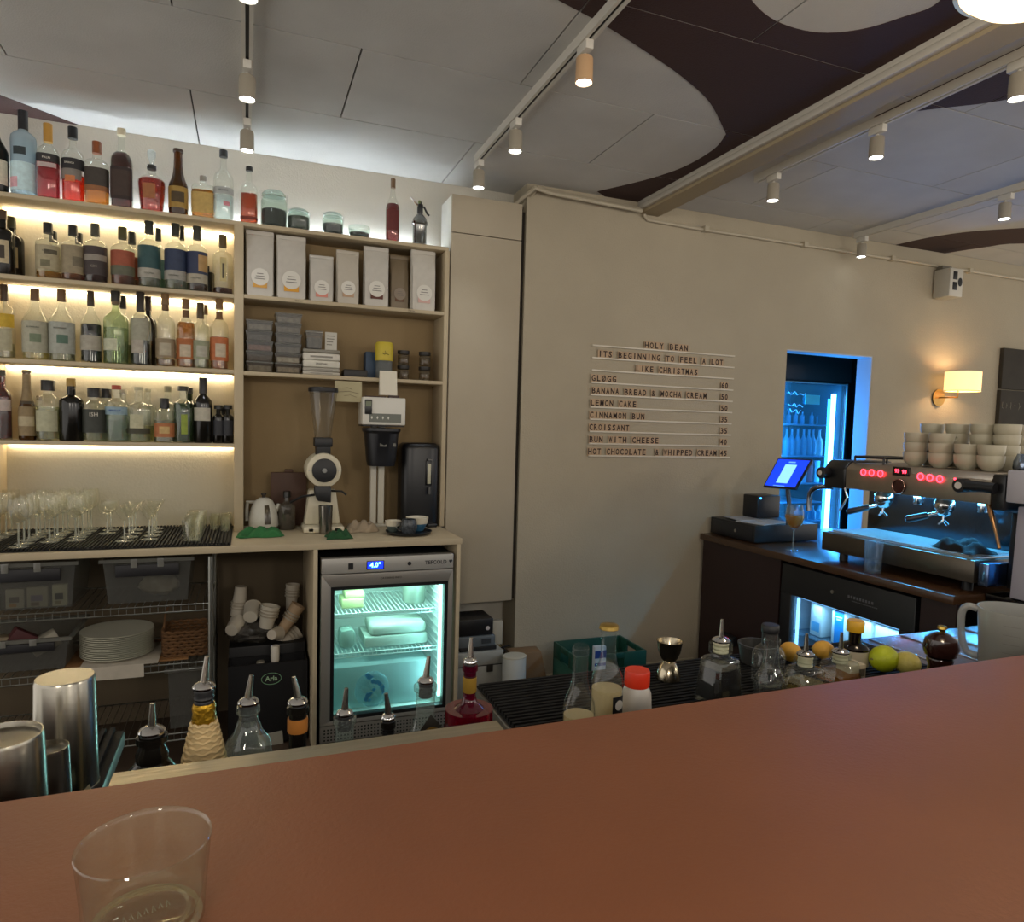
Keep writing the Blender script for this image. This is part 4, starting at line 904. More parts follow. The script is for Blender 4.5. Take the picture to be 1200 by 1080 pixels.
MB().prism([(0, -.009), (.009, .003), (.005, .009), (0, .006), (-.005, .009), (-.009, .003)], -.001, 0, 'y').mv(.586, 0, .823).build('emblem', mat('26262a', .5), t)
def dfr(): return 
gx0, gx1 = atY(391, 760, 3.06).x-xL-.002, atY(521, 760, 3.06).x-xL; gz1, gz0 = atY(450, 688, 3.06).z, atY(450, 835, 3.06).z
dt, db = zp, zb+.005
for nm, poly in (('door_frame', [(0, db), (0, dt), (gx0-.012, gz1+.012), (gx0-.012, gz0-.012)]), ('door_frame', [(Wd, dt), (Wd, db), (gx1+.012, gz0-.012), (gx1+.012, gz1+.012)]),
                 ('door_frame', [(.0006, dt), (Wd-.0006, dt), (gx1+.0114, gz1+.012), (gx0-.0114, gz1+.012)]), ('door_frame', [(Wd-.0006, db), (.0006, db), (gx0-.0114, gz0-.012), (gx1+.0114, gz0-.012)])):
    MB().prism(poly, 0, .04, 'y').build(nm, FM, t, .0015)
MB().box(gx0-.012, gx0+.004, .002, .04, gz0-.012, gz1+.012).box(gx1-.004, gx1+.012, .002, .04, gz0-.012, gz1+.012).box(gx0, gx1, .002, .04, gz1-.004, gz1+.012).box(gx0, gx1, .002, .04, gz0-.012, gz0+.004).build('door_gasket', FB, t)
MB().box(gx0, gx1, .010, .013, gz0, gz1).build('door_glass', glass('eef8f4', .02, .02), t)
text('lettering', 'CATERING INFO .', .013, mat('2a2620', .5), t, (.31, -.0008, (zp+gz1)/2+.008))
q = MB().box(0, Wd, .012, .05, .02, zb-.003)
q.build('grille_plate', FM, t, .002)
q = MB()
for i in range(38):
    for j in range(4): q.cyl((.02+i*.0150, .0112, .032+j*.0155), .0042, .0012, 8, 'y')
o = q.build('vent_holes', FB, t); o['kind'] = 'stuff'
# interior
for zs_ in (.585, .40):
    q = MB().tube([(.05, .08, zs_), (Wd-.05, .08, zs_)], .003, 6).tube([(.05, .08, zs_-.018), (Wd-.05, .08, zs_-.018)], .003, 6).tube([(.05, .46, zs_), (Wd-.05, .46, zs_)], .003, 6)
    for i in range(27): q.tube([(.05+i*.0192, .08, zs_-.018), (.05+i*.0192, .08, zs_), (.05+i*.0192, .46, zs_)], .0017, 4)
    q.build('wire_shelf', mat('d8e4e0', .4), t)
q = MB()
for i in range(14): q.box(Wd-.045, Wd-.035, .06, .45, .16+i*.04, .165+i*.04)
q.build('side_runners', INW, t)
MB().box(Wd-.052, Wd-.038, .05, .058, .16, .72).build('light_strip', emis('b8fff8', 3.2), t)
MB().box(.10, Wd-.10, .10, .12, zt-.112, zt-.105).build('light_strip', emis('b8fff8', 6), t)
FX = xL
zz = .59
t = thing('steel_pot', 'grey metal container on the top shelf inside the fridge', 'container', (atY(486, 700, 3.25).x, 3.27, zz))
MB().lathe([(.052, 0), (.055, .004), (.055, .12), (.05, .12), (.05, .006), (1e-5, .006)], seg=28).build('pot', mat('8f9a8c', .4, .4), t)
t = thing('cheese_pack', 'pale yellow wrapped pack at left inside the fridge', 'packet', (atY(412, 715, 3.25).x, 3.27, zz)); MB().cbox(0, 0, 0, .10, .12, .045).cbox(.01, 0, .046, .09, .11, .03).build('pack', mat('a9ae78', .5), t, .006)
t = thing('white_tray', 'white plastic tray box on the middle shelf inside the fridge', 'tray', (atY(463, 745, 3.22).x, 3.28, .405)); MB().cbox(0, 0, 0, .30, .20, .05).build('tray', mat('aab7ac', .5), t, .006); MB().cbox(.01, -.003, .051, .27, .19, .055).build('lid', mat('b9c4b8', .5), t, .02, seg=3)
t = thing('grey_pouch', 'dull grey pouch beside the white tray in the fridge', 'packet', (atY(405, 745, 3.22).x+.005, 3.24, .405)); MB().cbox(0, 0, 0, .07, .10, .09).build('pouch', mat('7f968c', .5), t, .02, wob=.002)
t = thing('frosted_drawer', 'large frosted plastic tub filling the bottom of the fridge', 'tub', (FX+Wd/2-.01, 3.36, .136)); MB().box(-.235, .22, -.22, .14, 0, .20).build('tub', glass('d5efee', .7, .3, bodycol='d8f2f4'), t, .01)
p = atY(437, 790, 3.12)
t = thing('blue_bag', 'crumpled clear bag with blue print inside the fridge', 'bag', (p.x, 3.128, .14))
MB().sphere((0, 0, .085), .08, 1.0, .16, 1.05, 20, 14).build('bag', glass('e2f6fa', .2, .05), t, wob=.004, ang=20)
q = MB(); rnd = random.Random(4); lamp('fridge_light', 'AREA', (xL+Wd/2, 3.16, zt-.115), 2.8, (.60, 1, .97), (math.radians(18), 0, 0), .42, .04); lamp('fridge_light', 'AREA', (xL+Wd-.06, 3.11, .42), 1.8, (.45, .92, 1), (0, math.radians(90), math.radians(25)), .5, .02)
for dx, dz, w_, h in ((-.022, .158, .016, .014), (-.012, .145, .018, .012), (.0, .128, .016, .014), (.018, .122, .020, .012), (.030, .110, .014, .016), (.044, .092, .012, .020), (.046, .072, .010, .016), (-.022, .062, .016, .018), (-.034, .045, .016, .014), (-.018, .038, .012, .010), (.004, .088, .012, .01), (-.008, .070, .010, .010)):
    q._add([(dx-w_*.9+rnd.uniform(-.006, .006), -.0165, dz), (dx+rnd.uniform(-.005, .005), -.0165, dz-h*.9), (dx+w_*.9, -.0165, dz+rnd.uniform(-.006, .006)), (dx+rnd.uniform(-.006, .006), -.0165, dz+h*.9)], [(0, 1, 2, 3)])
q.build('blue_print', mat('1f8fd0', .5), t)

# ---------------------------------------------------------------- niche below the tall cabinet
def yb(px, py, Y): return atY(px, py, Y)
p0, p1 = yb(540, 765, 3.28), yb(590, 765, 3.28)
t = thing('metal_case', 'silver metal flight case with black latch under the cabinet', 'case', ((p0.x+p1.x)/2-.02, 3.40, 0)); a = (p1.x-p0.x)/2+.02
zt_ = yb(565, 764, 3.28).z; zm = yb(565, 780, 3.28).z
SV = mat('a9a9a2', .45, .3, bump=.1, bs=80)
MB().box(-a, a, -.12, .12, .0, zm-.002).build('case_body', SV, t, .003); MB().box(-a, a, -.12, .12, zm+.002, zt_).build('case_lid', SV, t, .003)
MB().cbox(a*.45, -.124, zm-.035, .035, .008, .04).build('latch', mat('35332f', .4, .5), t, .003)
MB().box(-a-.001, a+.001, -.121, .121, zm-.002, zm+.002).build('seam', BLACK, t)
p = yb(565, 755, 3.30)
t = thing('black_tray', 'flat black tray lying on the metal case', 'tray', (p.x-.02, 3.38, zt_)); MB().cbox(0, 0, 0, .20, .16, .022).build('tray', BLACK, t, .003)
t = thing('grey_amplifier', 'grey electronic box stacked on the black tray', 'device', (p.x-.03, 3.38, zt_+.024)); MB().cbox(0, 0, 0, .20, .17, .055).build('case', mat('5d6468', .5), t, .003); MB().cbox(.05, -.0865, .015, .05, .003, .025).build('port', mat('33373a', .5), t)
t = thing('black_amplifier', 'black electronic box with round white dial on top of the stack', 'device', (p.x-.035, 3.39, zt_+.081)); MB().cbox(0, 0, 0, .19, .17, .085).build('case', mat('131214', .4), t, .003); MB().cyl((.065, -.0875, .035), .011, .003, 18, 'y').build('dial', mat('c9c3c4', .5), t)
p = yb(583, 737, 3.42)
t = thing('white_adapter', 'white power adapter box beside the black device', 'adapter', (p.x+.01, 3.47, .27)); MB().cbox(0, 0, .0, .06, .05, .13).build('case', mat('b5ae9c', .6), t, .004)
MB().box(-.035, .035, -.03, .12, -.27, -.002).build('holder', mat('8c7442', .7), t)
t = thing('power_cables', 'tangle of black cables beside the electronic boxes', 'cable', (p.x+.04, 3.40, .12)); rnd = random.Random(5)
for k in range(5):
    pts = [(rnd.uniform(-.04, .035), rnd.uniform(-.02, .03), .02+j*.022+rnd.uniform(-.01, .01)) for j in range(7)]
    MB().tube([tuple(v) for v in crom(pts, 4)], .003, 6).build('cable', mat('1b1a1c', .5), t)
p = yb(604, 783, 3.2); zb_ = yb(604, 769, 3.2).z
t = thing('white_bin', 'small white bin with rounded lid beside the metal case', 'bin', (p.x, 3.22, 0)); r = 14.5*mpp(p.x, 3.2, .2)
MB().lathe([(r*.92, 0), (r, .01), (r, zb_-.01)], seg=28, sy=.8).build('bin_body', mat('c9ccc8', .4), t); MB().lathe([(r*1.01, zb_-.0095), (r*1.01, zb_-.003), (r*.95, zb_), (1e-5, zb_)], seg=28, sy=.8).build('lid', mat('b9b6a8', .5), t)
p = yb(622, 780, 3.34); zz = yb(622, 762, 3.34).z
t = thing('paper_bag', 'brown paper bag slumped against the wall behind the white bin', 'paper bag', (p.x-.01, 3.36, 0))
w_ = 24*mpp(p.x, 3.34, .2)
MB()._add([(-w_, -.06, 0), (w_*1.05, -.06, 0), (w_*1.05, .06, 0), (-w_, .06, 0), (-w_, -.05, zz), (w_*.55, -.04, zz*.99), (w_*.6, .05, zz), (-w_, .05, zz*1.01)], [(3, 2, 1, 0), (4, 5, 6, 7), (0, 1, 5, 4), (1, 2, 6, 5), (2, 3, 7, 6), (3, 0, 4, 7)]).build('bag', mat('7b6144', .8, var=.1, vs=12), t, .006)
# green crate
GM = mat('16483a', .5)
pA, pB = atY(651, 749, 3.33), atY(755, 757, 3.10)
cxg, cyg = (pA.x+pB.x)/2, 3.215; hg = .29
t = thing('green_crate', 'dark green plastic bottle crate on the floor by the menu wall', 'crate', (cxg, cyg, 0), 0); a, d = (pB.x-pA.x)/2, .14
MB().box(-a, a, -d, -d+.012, 0, hg*.72).box(-a, -a*.35, -d, -d+.012, hg*.72, hg).box(a*.35, a, -d, -d+.012, hg*.72, hg).box(-a*.36, a*.36, -d, -d+.012, hg*.9, hg).build('front_panel', GM, t, .002)
MB().box(-a, a, d-.012, d, 0, hg).build('rear_panel', GM, t, .002)
for s_ in (-1, 1):
    x = s_*(a-.006); MB().box(x-.006, x+.006, -d+.0125, d-.0125, 0, hg*.72).box(x-.006, x+.006, -d+.0125, -d*.35, hg*.72, hg).box(x-.006, x+.006, d*.35, d-.0125, hg*.72, hg).box(x-.006, x+.006, -d*.36, d*.36, hg*.9, hg).build('side_panel', GM, t, .002)
MB().box(-a+.0125, a-.0125, -d+.0125, d-.0125, 0, .01).build('crate_floor', GM, t)
q = MB()
for i in range(1, 4): q.box(-a+.013+i*(2*a-.026)/4-.002, -a+.013+i*(2*a-.026)/4+.002, -d+.013, d-.013, .011, hg*.5)
q.build('dividers', GM, t)
p = atY(700, 765, 3.07)
t = thing('blue_carton', 'blue and white carton standing against the green crate', 'carton', (p.x, 3.05, 0)); zz = atY(700, 757, 3.05).z; MB().cbox(0, 0, 0, .065, .03, zz).build('carton', mat('a9b5bd', .6), t, .002); MB().box(-.0325, .0325, -.016, -.0151, zz-.06, zz-.02).box(-.0325, .0325, -.016, -.0151, zz-.10, zz-.085).build('print', mat('1d3f86', .5), t)
# ---------------------------------------------------------------- letter menu on the wall
WY = 3.46
t = thing('letter_menu', 'wall menu of wooden letters on thin clear rails with prices at right', 'menu', (1.8, WY, 1.3))
INK = mat('2a1a10', .7); TILE = mat('b89c7c', .6); RAIL = mat('cfc6b3', .35)
ROWS = [(128, 'HOLY BEAN', 475, 735, None), (187, 'ITS BEGINNING TO FEEL A LOT', 203, 942, None), (258, 'LIKE CHRISTMAS', 425, 792, None), (318, 'GLØGG', 163, 315, '60'),
        (387, 'BANANA BREAD & MOCHA CREAM', 165, 845, '50'), (460, 'LEMON CAKE', 158, 432, '50'), (533, 'CINNAMON BUN', 153, 480, '35'), (603, 'CROISSANT', 150, 390, '35'),
        (669, 'BUN WITH CHEESE', 150, 563, '40'), (747, 'HOT CHOCOLATE  & WHIPPED CREAM', 143, 902, '45')]
def mp(cx_, cy_): return atY(660+cx_/5, 380+cy_/5, WY-.012)
za = [mp(165, 122).z, mp(135, 770).z]
tl = MB(); GLY = {}
for i, (cy_, s, a, b, pr) in enumerate(ROWS):
    zr_ = za[0]+(za[1]-za[0])*i/9
    MB().box(1.80-1.8, 2.775-1.8, -.014, -.001, zr_-.004-1.3, zr_-1.3).box(1.80-1.8, 2.775-1.8, -.014, -.012, zr_-1.3, zr_+.004-1.3).build('rail', RAIL, t)
    def put(s, xa, xb, nm='lettering'):
        n = len(s); st = (xb-xa)/n
        jv, jf = [], []
        for k, ch in enumerate(s):
            if ch == ' ': continue
            if ch not in GLY:
                tmp = text('glyph', ch, .046, INK, t, (0, 0, 0), align='LEFT', bold=.0012); me_ = tmp.data
                GLY[ch] = ([tuple(v.co) for v in me_.vertices], [tuple(p_.vertices) for p_ in me_.polygons]); bpy.data.objects.remove(tmp)
            gv, gf = GLY[ch]; x0_, x1_ = min(v[0] for v in gv), max(v[0] for v in gv); wch = min(x1_-x0_, st*.74) if ch not in 'I1' else x1_-x0_
            n0 = len(jv); xc = xa-1.8+st*(k+.5)
            jv += [(xc+((v[0]-x0_)/(x1_-x0_)-.5)*wch, v[1], v[2]) for v in gv]; jf += [tuple(i_+n0 for i_ in f_) for f_ in gf]
            tl.box(xa+st*k+.0006-1.8, xa+st*(k+1)-.0006-1.8, -.0105, -.0085, zr_+.0005-1.3, zr_+.046-1.3)
        me = bpy.data.meshes.new('mesh'); me.from_pydata([(a_, -.0110-c_, zr_+.023-1.3+b_) for a_, b_, c_ in jv], [], jf); me.materials.append(INK)
        o = link(nm, me, t); o['kind'] = 'stuff'
    put(s, mp(a, cy_).x, mp(b, cy_).x)
    if pr: put(pr, mp(932-i*1.5, cy_).x, mp(975-i*1.5, cy_).x, 'price')
o = tl.build('letter_tiles', TILE, t); o['kind'] = 'stuff'

# ---------------------------------------------------------------- wall speaker, wall lamp, chalkboard, pendant
p = atY(1121, 331, 3.33)
t = thing('wall_speaker', 'white wall speaker with three dark openings high on the right wall', 'speaker', (p.x, 3.39, p.z-.095)); GW = mat('b7b1a2', .6)
MB().box(-.065, .065, -.055, .060, 0, .19).build('cabinet', GW, t, .006)
MB().box(-.062, .062, -.059, -.056, .003, .187).build('front_plate', mat('cbc6b9', .5), t, .002)
for zz in (.055, .125): MB().box(-.035, .005, -.062, -.059, zz-.012, zz+.042).build('driver', BLACK, t, .0014)
MB().lathe([(1e-5, 0), (.019, 0), (.019, .003), (1e-5, .004)], seg=20, sy=1.5).rot('X', 90).mv(.034, -.059, .10).build('horn', BLACK, t)
MB().cbox(.0, .035, .19, .09, .04, .03).build('bracket', mat('6a6558', .6), t)
wp = atY(1100, 466, WY-.01); sh = atY(1130, 447, 3.30)
t = thing('wall_lamp', 'warm glowing wall lamp with drum shade and round brass backplate', 'lamp', (wp.x, WY, wp.z)); BR = mat('b08a4a', .3, .9)
R_, Hs = .125, .135; ox, oy, oz = sh.x-wp.x, -.15, sh.z-wp.z-Hs/2
MB().lathe([(1e-5, -.012), (.055, -.012), (.06, -.004), (.06, 0)], seg=28).rot('X', 90).mv(0, -.014, 0).build('backplate', BR, t)
MB().tube([(0, -.01, 0), (0, -.06, 0), (ox*.7, oy+.02, 0), (ox*.7, oy+.02, oz+.03)], .005, 8).build('arm', BR, t)
MB().open_lathe([(R_, 0), (R_, Hs), (R_-.002, Hs), (R_-.002, 0), (R_, 0)], c=(ox, oy, oz), seg=40, sy=.8).build('shade', emis('ffcf8a', 1.15), t)
MB().open_lathe([(R_+.001, -.001), (R_+.0015, .004), (R_-.004, .004), (R_-.004, -.001)], c=(ox, oy, oz), seg=40, sy=.8).open_lathe([(R_+.001, Hs-.004), (R_+.0015, Hs+.001), (R_-.004, Hs+.001), (R_-.004, Hs-.004)], c=(ox, oy, oz), seg=40, sy=.8).build('shade_rim', mat('e8d6a8', .4), t)
MB().sphere((ox, oy, oz+Hs*.5), .028).build('bulb', emis('ffdca0', 14), t)
lamp('wall_lamp_light', 'POINT', (sh.x, WY+oy, sh.z), 15, (1, .74, .42), size=.03)
p = atY(1172, 408, WY)
t = thing('chalkboard', 'dark chalkboard panel on the wall at the right edge', 'chalkboard', (p.x, WY-.001, 0)); zt2 = p.z; zs2 = atY(1180, 457, WY).z
MB().box(0, .9, -.03, 0, zs2+.004, zt2).box(0, .9, -.03, 0, 1.0, zs2-.004).build('board', mat('37322a', .8, var=.25, vs=5), t, .002)
q = MB(); rnd = random.Random(8)
for k in range(5):
    x0 = .03+k*.045; q.tube([(x0+rnd.uniform(-.01, .01), -.031, zs2-.12+rnd.uniform(-.03, .03)) for _ in range(4)], .0018, 4)
q.build('chalk_marks', mat('8d887c', .9), t)
pl = Vector((1.40*.98, .98, .80*.98+1.46)); pl = Vector(atY(1228, -34, .98))
t = thing('pendant_lamp', 'large glowing opal pendant lamp cut by the top right corner', 'lamp', (pl.x, pl.y, pl.z))
MB().lathe([(1e-5, -.052), (.07, -.049), (.125, -.034), (.155, -.008), (.157, 0), (.157, .10), (1e-5, .13)], seg=48).build('shade', emis('ffe9bd', 1.35), t)
MB().open_lathe([(.154, -.010), (.164, -.007), (.166, .008), (.157, .012)], seg=48).build('shade_rim', mat('b9a06a', .35, .6), t)
MB().tube([(0, 0, .12), (0, 0, 2.748-pl.z)], .004, 8).build('cord', BLACK, t)
lamp('pendant_light', 'POINT', (pl.x, pl.y, pl.z-.10), 6, (1, .82, .6), size=.1)

# ---------------------------------------------------------------- bottle cooler in the storeroom behind the wall opening
t = thing('bottle_cooler', 'tall black glass door bottle cooler glowing blue behind the wall opening', 'cooler', (3.56, 4.0, 0)); CW = .76
gz1 = atY(950, 449, 4.0).z; CB = mat('141518', .4)
xr = atY(991, 470, 4.0).x-3.56
MB().box(0, CW, .6, .64, .02, 2.07).box(0, .03, .03, .6, .02, 2.07).box(CW-.03, CW, .03, .6, .02, 2.07).box(.03, CW-.03, .03, .6, 2.0, 2.07).box(.03, CW-.03, .03, .6, .02, .2).build('casing', CB, t)
MB().box(0, CW, -.005, .03, gz1+.02, 2.07).build('header', mat('1c1b1c', .5), t, .004)
MB().box(0, .04, 0, .03, .1, gz1+.018).box(xr+.012, CW, 0, .03, .1, gz1+.018).box(.04, xr+.012, 0, .03, .1, .2).box(.04, xr+.012, 0, .03, gz1, gz1+.018).build('door_frame', CB, t, .003)
MB().box(xr, xr+.01, -.006, .0, .2, gz1+.01).box(.04, xr, -.004, .0, gz1-.004, gz1+.006).build('door_trim', mat('6ea6c0', .4), t)
MB().box(.04, xr, .008, .012, .2, gz1).build('door_glass', glass('dcefff', .015, .02), t)
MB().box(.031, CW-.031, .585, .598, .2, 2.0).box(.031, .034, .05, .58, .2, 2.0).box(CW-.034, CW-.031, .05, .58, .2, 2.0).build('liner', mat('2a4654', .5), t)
CE = emis('28b4ff', 16)
MB().box(xr-.075, xr-.045, .05, .07, .25, atY(982, 462, 4.05).z).build('light_tube', emis('8ad8ff', 9), t)
MB().box(xr-.105, xr-.095, .05, .07, .25, atY(982, 468, 4.05).z).build('light_tube', emis('48b8ff', 4), t)
for k, py in enumerate((497, 534, 566, 588, 610, 640)):
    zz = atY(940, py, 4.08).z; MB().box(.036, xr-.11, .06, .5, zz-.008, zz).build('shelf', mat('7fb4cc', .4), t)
MB().box(.32, .46, -.003, .0, atY(956, 474, 4).z, atY(956, 463, 4).z).build('door_sticker', mat('5fd8f0', .5), t)
q = MB(); rnd = random.Random(3)
for (a, zc0, n) in ((.16, atY(930, 461, 4).z, 9), (.16, atY(930, 475, 4).z, 8), (.18, atY(935, 482, 4).z, 6)):
    pts = [(a+k*.02, -.002, zc0+.012*math.sin(k*2.3+a*9)+rnd.uniform(-.006, .006)) for k in range(n)]; q.tube([tuple(v) for v in crom(pts, 3)], .0032, 4)
q.build('door_script', mat('8fd8ee', .5), t)
q = MB().box(.035, .045, .033, .037, .3, .31)
lamp('cooler_light', 'AREA', (3.56+.35, 4.12, 1.9), 4, (.08, .55, 1), (math.radians(-25), 0, 0), .4, .1)
lamp('cooler_light', 'AREA', (3.56+xr-.06, 4.03, 1.2), 3.5, (.05, .42, 1), (math.radians(-90), 0, 0), .06, 1.2)
lamp('cooler_light', 'AREA', (3.64, 4.045, 1.15), 24, (.04, .42, 1), (math.radians(-90), 0, math.radians(38)), .05, 1.5)
def cool_b(x, py, h, r, c, lab, grp, y=4.12, shp='slope'):
    z = atY(940, py, 4.08).z+.001; tt = thing('cooler_bottle', lab, 'bottle', (x, y, z), 0, grp)
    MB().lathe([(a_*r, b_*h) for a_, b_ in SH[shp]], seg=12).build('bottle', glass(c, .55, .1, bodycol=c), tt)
    MB().cyl((0, 0, h*.97), r*.42, h*.04, 10).build('cap', mat('2c5c80', .5), tt)
xs = [atY(px, 525, 4.12).x for px in (921, 927, 934, 941, 947, 952)]
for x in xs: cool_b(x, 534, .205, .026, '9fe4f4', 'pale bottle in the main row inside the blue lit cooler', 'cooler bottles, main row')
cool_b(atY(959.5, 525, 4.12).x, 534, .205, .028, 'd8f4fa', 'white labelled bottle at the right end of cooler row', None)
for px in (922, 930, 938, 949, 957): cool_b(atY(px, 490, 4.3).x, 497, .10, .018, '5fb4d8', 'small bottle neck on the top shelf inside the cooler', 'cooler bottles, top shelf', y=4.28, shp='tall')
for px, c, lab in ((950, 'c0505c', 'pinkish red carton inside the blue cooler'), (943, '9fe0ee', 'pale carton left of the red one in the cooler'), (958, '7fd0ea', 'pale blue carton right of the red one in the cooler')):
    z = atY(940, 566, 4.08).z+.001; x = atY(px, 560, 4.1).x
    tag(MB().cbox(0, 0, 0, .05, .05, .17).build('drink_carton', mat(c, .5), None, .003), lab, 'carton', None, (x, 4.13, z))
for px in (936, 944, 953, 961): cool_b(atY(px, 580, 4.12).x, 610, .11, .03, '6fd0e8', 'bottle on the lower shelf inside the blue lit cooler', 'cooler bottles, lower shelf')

# ---------------------------------------------------------------- side counter with till and espresso machine
ZSD = .847; XS = 2.575
MRN = mat('261413', .5, var=.1, vs=6)
TOPM = mat('46301f', .24, var=.12, vs=6, key='side')
t = thing('side_counter', 'dark brown side counter along the right carrying till and espresso machine', 'counter', (XS, 1.83, 0))
MB().box(0, 1.1, 0, 1.61, ZSD-.035, ZSD).build('counter_top', TOPM, t, .002)
MB().box(.02, .04, .95, 1.60, 0, ZSD-.036).build('front_panel', MRN, t)
MB().box(.02, .04, 0, .15, 0, ZSD-.036).build('front_panel', MRN, t)
MB().box(.04, 1.08, 1.58, 1.60, 0, ZSD-.036).box(.7, .72, .02, 1.58, 0, ZSD-.036).build('carcass', mat('1b1210', .7), t)
p = atX(857, 748, XS+.01)
t = thing('red_display', 'small black device with glowing red digits under the side counter', 'device', (XS-.012, p.y, p.z-.03)); MB().cbox(0, 0, 0, .03, .11, .055).build('case', BLACK, t, .003)
text('digits', '182', .036, emis('ff1030', 3), t, (-.0158, 0, .028), rz=-90)
p0, p1 = atX(927, 693, XS+.02), atX(1053, 742, XS+.02)
y0, y1, zg = p1.y, p0.y, (p0.z+p1.z)/2
t = thing('milk_fridge', 'black undercounter fridge of milk cartons glowing blue beneath side counter', 'fridge', (XS+.02, (y0+y1)/2, .02)); hy = (y1-y0)/2; zg -= .02
BF = mat('121316', .45)
MB().box(.0, .03, -hy-.07, hy+.07, zg, .775).box(0, .03, -hy-.07, -hy, .04, zg).box(0, .03, hy, hy+.07, .04, zg).box(0, .03, -hy, hy, .04, .14).build('door_frame', BF, t, .003)
MB().box(.03, .5, -hy-.07, -hy-.05, .04, .775).box(.03, .5, hy+.05, hy+.07, .04, .775).box(.03, .5, -hy-.05, hy+.05, .755, .775).box(.48, .5, -hy-.05, hy+.05, .04, .755).box(.03, .48, -hy-.05, hy+.05, .04, .06).build('casing', BF, t)
MB().box(.472, .479, -hy-.045, hy+.045, .065, .75).box(.04, .47, -hy-.049, -hy-.045, .065, .75).box(.04, .47, hy+.045, hy+.049, .065, .75).build('liner', mat('c5d5e2', .5), t)
MB().box(.01, .013, -hy, hy, .14, zg).build('door_glass', glass('e2f2ff', .015, .02), t)
MB().box(.035, .045, -hy+.01, hy-.01, zg-.012, zg-.004).build('light_strip', emis('9fdcff', 2.2), t)
MB().box(.035, .045, hy-.02, hy-.008, .16, zg-.02).build('light_strip', emis('9fdcff', 2), t)
lamp('milk_fridge_light', 'AREA', (XS+.08, (y0+y1)/2, zg-.03), .75, (.45, .8, 1), (0, math.radians(-20), 0), .06, .5)
q = MB()
for k in range(9): q.box(-.0014, -.0004, -.05-k*.016, -.05-k*.016+.010, .695, .707)
for k in range(14): q.box(-.0014, -.0004, -.07-k*.010, -.07-k*.010+.006, .682, .686)
q.build('header_marks', mat('5c5c60', .5), t)
MB().cyl((-.004, .05, .70), .009, .004, 14, 'x').build('lock', STEEL, t)
zsh = atX(985, 756, XS+.12).z-.02
MB().box(.05, .46, -hy-.04, hy+.04, zsh-.007, zsh-.001).build('glass_shelf', glass('cfe8f6', .2), t)
zz = atX(985, 756, XS+.12).z
for k, (px, wd, hh, a_, lab) in enumerate(((958, .075, .235, 'e6eceb', 'tall cream carton at the left inside the milk fridge'), (985, .085, .25, 'eef4f4', 'white oat milk carton with broad blue stripe in milk fridge'), (1016, .07, .24, 'f0f2ee', 'plain white carton in the middle of the milk fridge'), (1036, .07, .23, 'dfeef4', 'pale blue and white carton toward the right in milk fridge'), (1056, .10, .19, 'cfe6f2', 'light blue carton with dark label bar in milk fridge'))):
    pp = atX(px, 740, XS+.13)
    tt = thing('milk_carton', lab, 'carton', (XS+.15, pp.y, zsh+.021), random.uniform(-4, 4), 'cartons in the milk fridge')
    MB().box(-.035, .035, -wd/2, wd/2, 0, hh).build('carton', mat(a_, .5), tt, .003)
    if k == 1: MB().box(-.0365, -.035, -wd*.3, wd*.3, .0, hh*.96).build('blue_stripe', mat('1d8fd8', .5), tt); MB().box(-.0374, -.0366, -.018, .018, hh*.76, hh*.79).box(-.0374, -.0366, -.012, .012, hh*.71, hh*.74).box(-.0374, -.0366, -.018, .018, hh*.52, hh*.55).box(-.0374, -.0366, -.014, .014, hh*.47, hh*.50).build('carton_print', mat('e8f2f6', .5), tt)
    elif k == 4: MB().box(-.0365, -.035, -wd*.42, wd*.42, hh*.55, hh*.68).build('label_bar', mat('253a44', .5), tt); MB().box(-.0365, -.035, -wd*.45, wd*.45, hh*.0, hh*.2).build('blue_stripe', mat('3a9fd8', .5), tt)
    else: MB().box(-.0365, -.035, -wd*.35, wd*.35, hh*.1, hh*.3).build('blue_stripe', mat('5fb0dc', .5), tt)

# till
pc = atZ(884, 637, ZSD); xe = atY(958, 625, pc.y).x; zt3 = atY(884, 612, pc.y).z
t = thing('cash_drawer', 'black cash drawer at the far end of side counter', 'cash drawer', (pc.x, pc.y, ZSD)); hd = .10
MB().box(0, xe-pc.x, 0, 3.43-pc.y, .004, hd).build('drawer_box', mat('17181c', .4), t, .003); MB().box(-.003, -.0005, .02, 3.41-pc.y, .012, hd-.012).build('drawer_front', mat('1b1c21', .35), t, .001)
MB().cyl((-.006, .16, .05), .009, .005, 14, 'x').build('lock', STEEL, t)
zz = ZSD+hd+.002
t = thing('paper_sheets', 'loose white sheets lying on the cash drawer', 'paper', (pc.x+.13, pc.y+.12, zz)); MB().box(-.11, .15, -.11, .08, 0, .004).rot('Z', 14).build('sheet', mat('b9bcc0', .8), t); MB().box(-.12, .04, .0, .2, .0045, .009).rot('Z', -10).build('sheet', mat('a9abb0', .8), t)
pp = atY(897, 585, 3.28)
t = thing('receipt_printer', 'black receipt printer standing on the papers of the till', 'printer', (pp.x-.02, 3.29, zz+.010)); MB().cbox(0, 0, 0, .17, .13, .135).build('case', mat('15171c', .35), t, .008); MB().cbox(.088, 0, .01, .008, .10, .10).build('side_cover', mat('4c4640', .5), t, .003); MB().cyl((-.065, -.067, .12), .006, .003, 10, 'y').build('status_light', emis('2f8fff', 5), t)
c0, c1, c2, c3 = atX(894, 570, 2.73), atX(932, 573, 2.73), atX(952, 538, 2.84), atX(912, 536, 2.84)
o_ = (c0+c1)/2; n_ = (c1-c0).cross(c3-c0).normalized()
if n_.x > 0: n_ = -n_
t = thing('tablet_till', 'tablet till screen glowing blue with light panel on a stand', 'tablet', tuple(o_-Vector((0, 0, .001))))
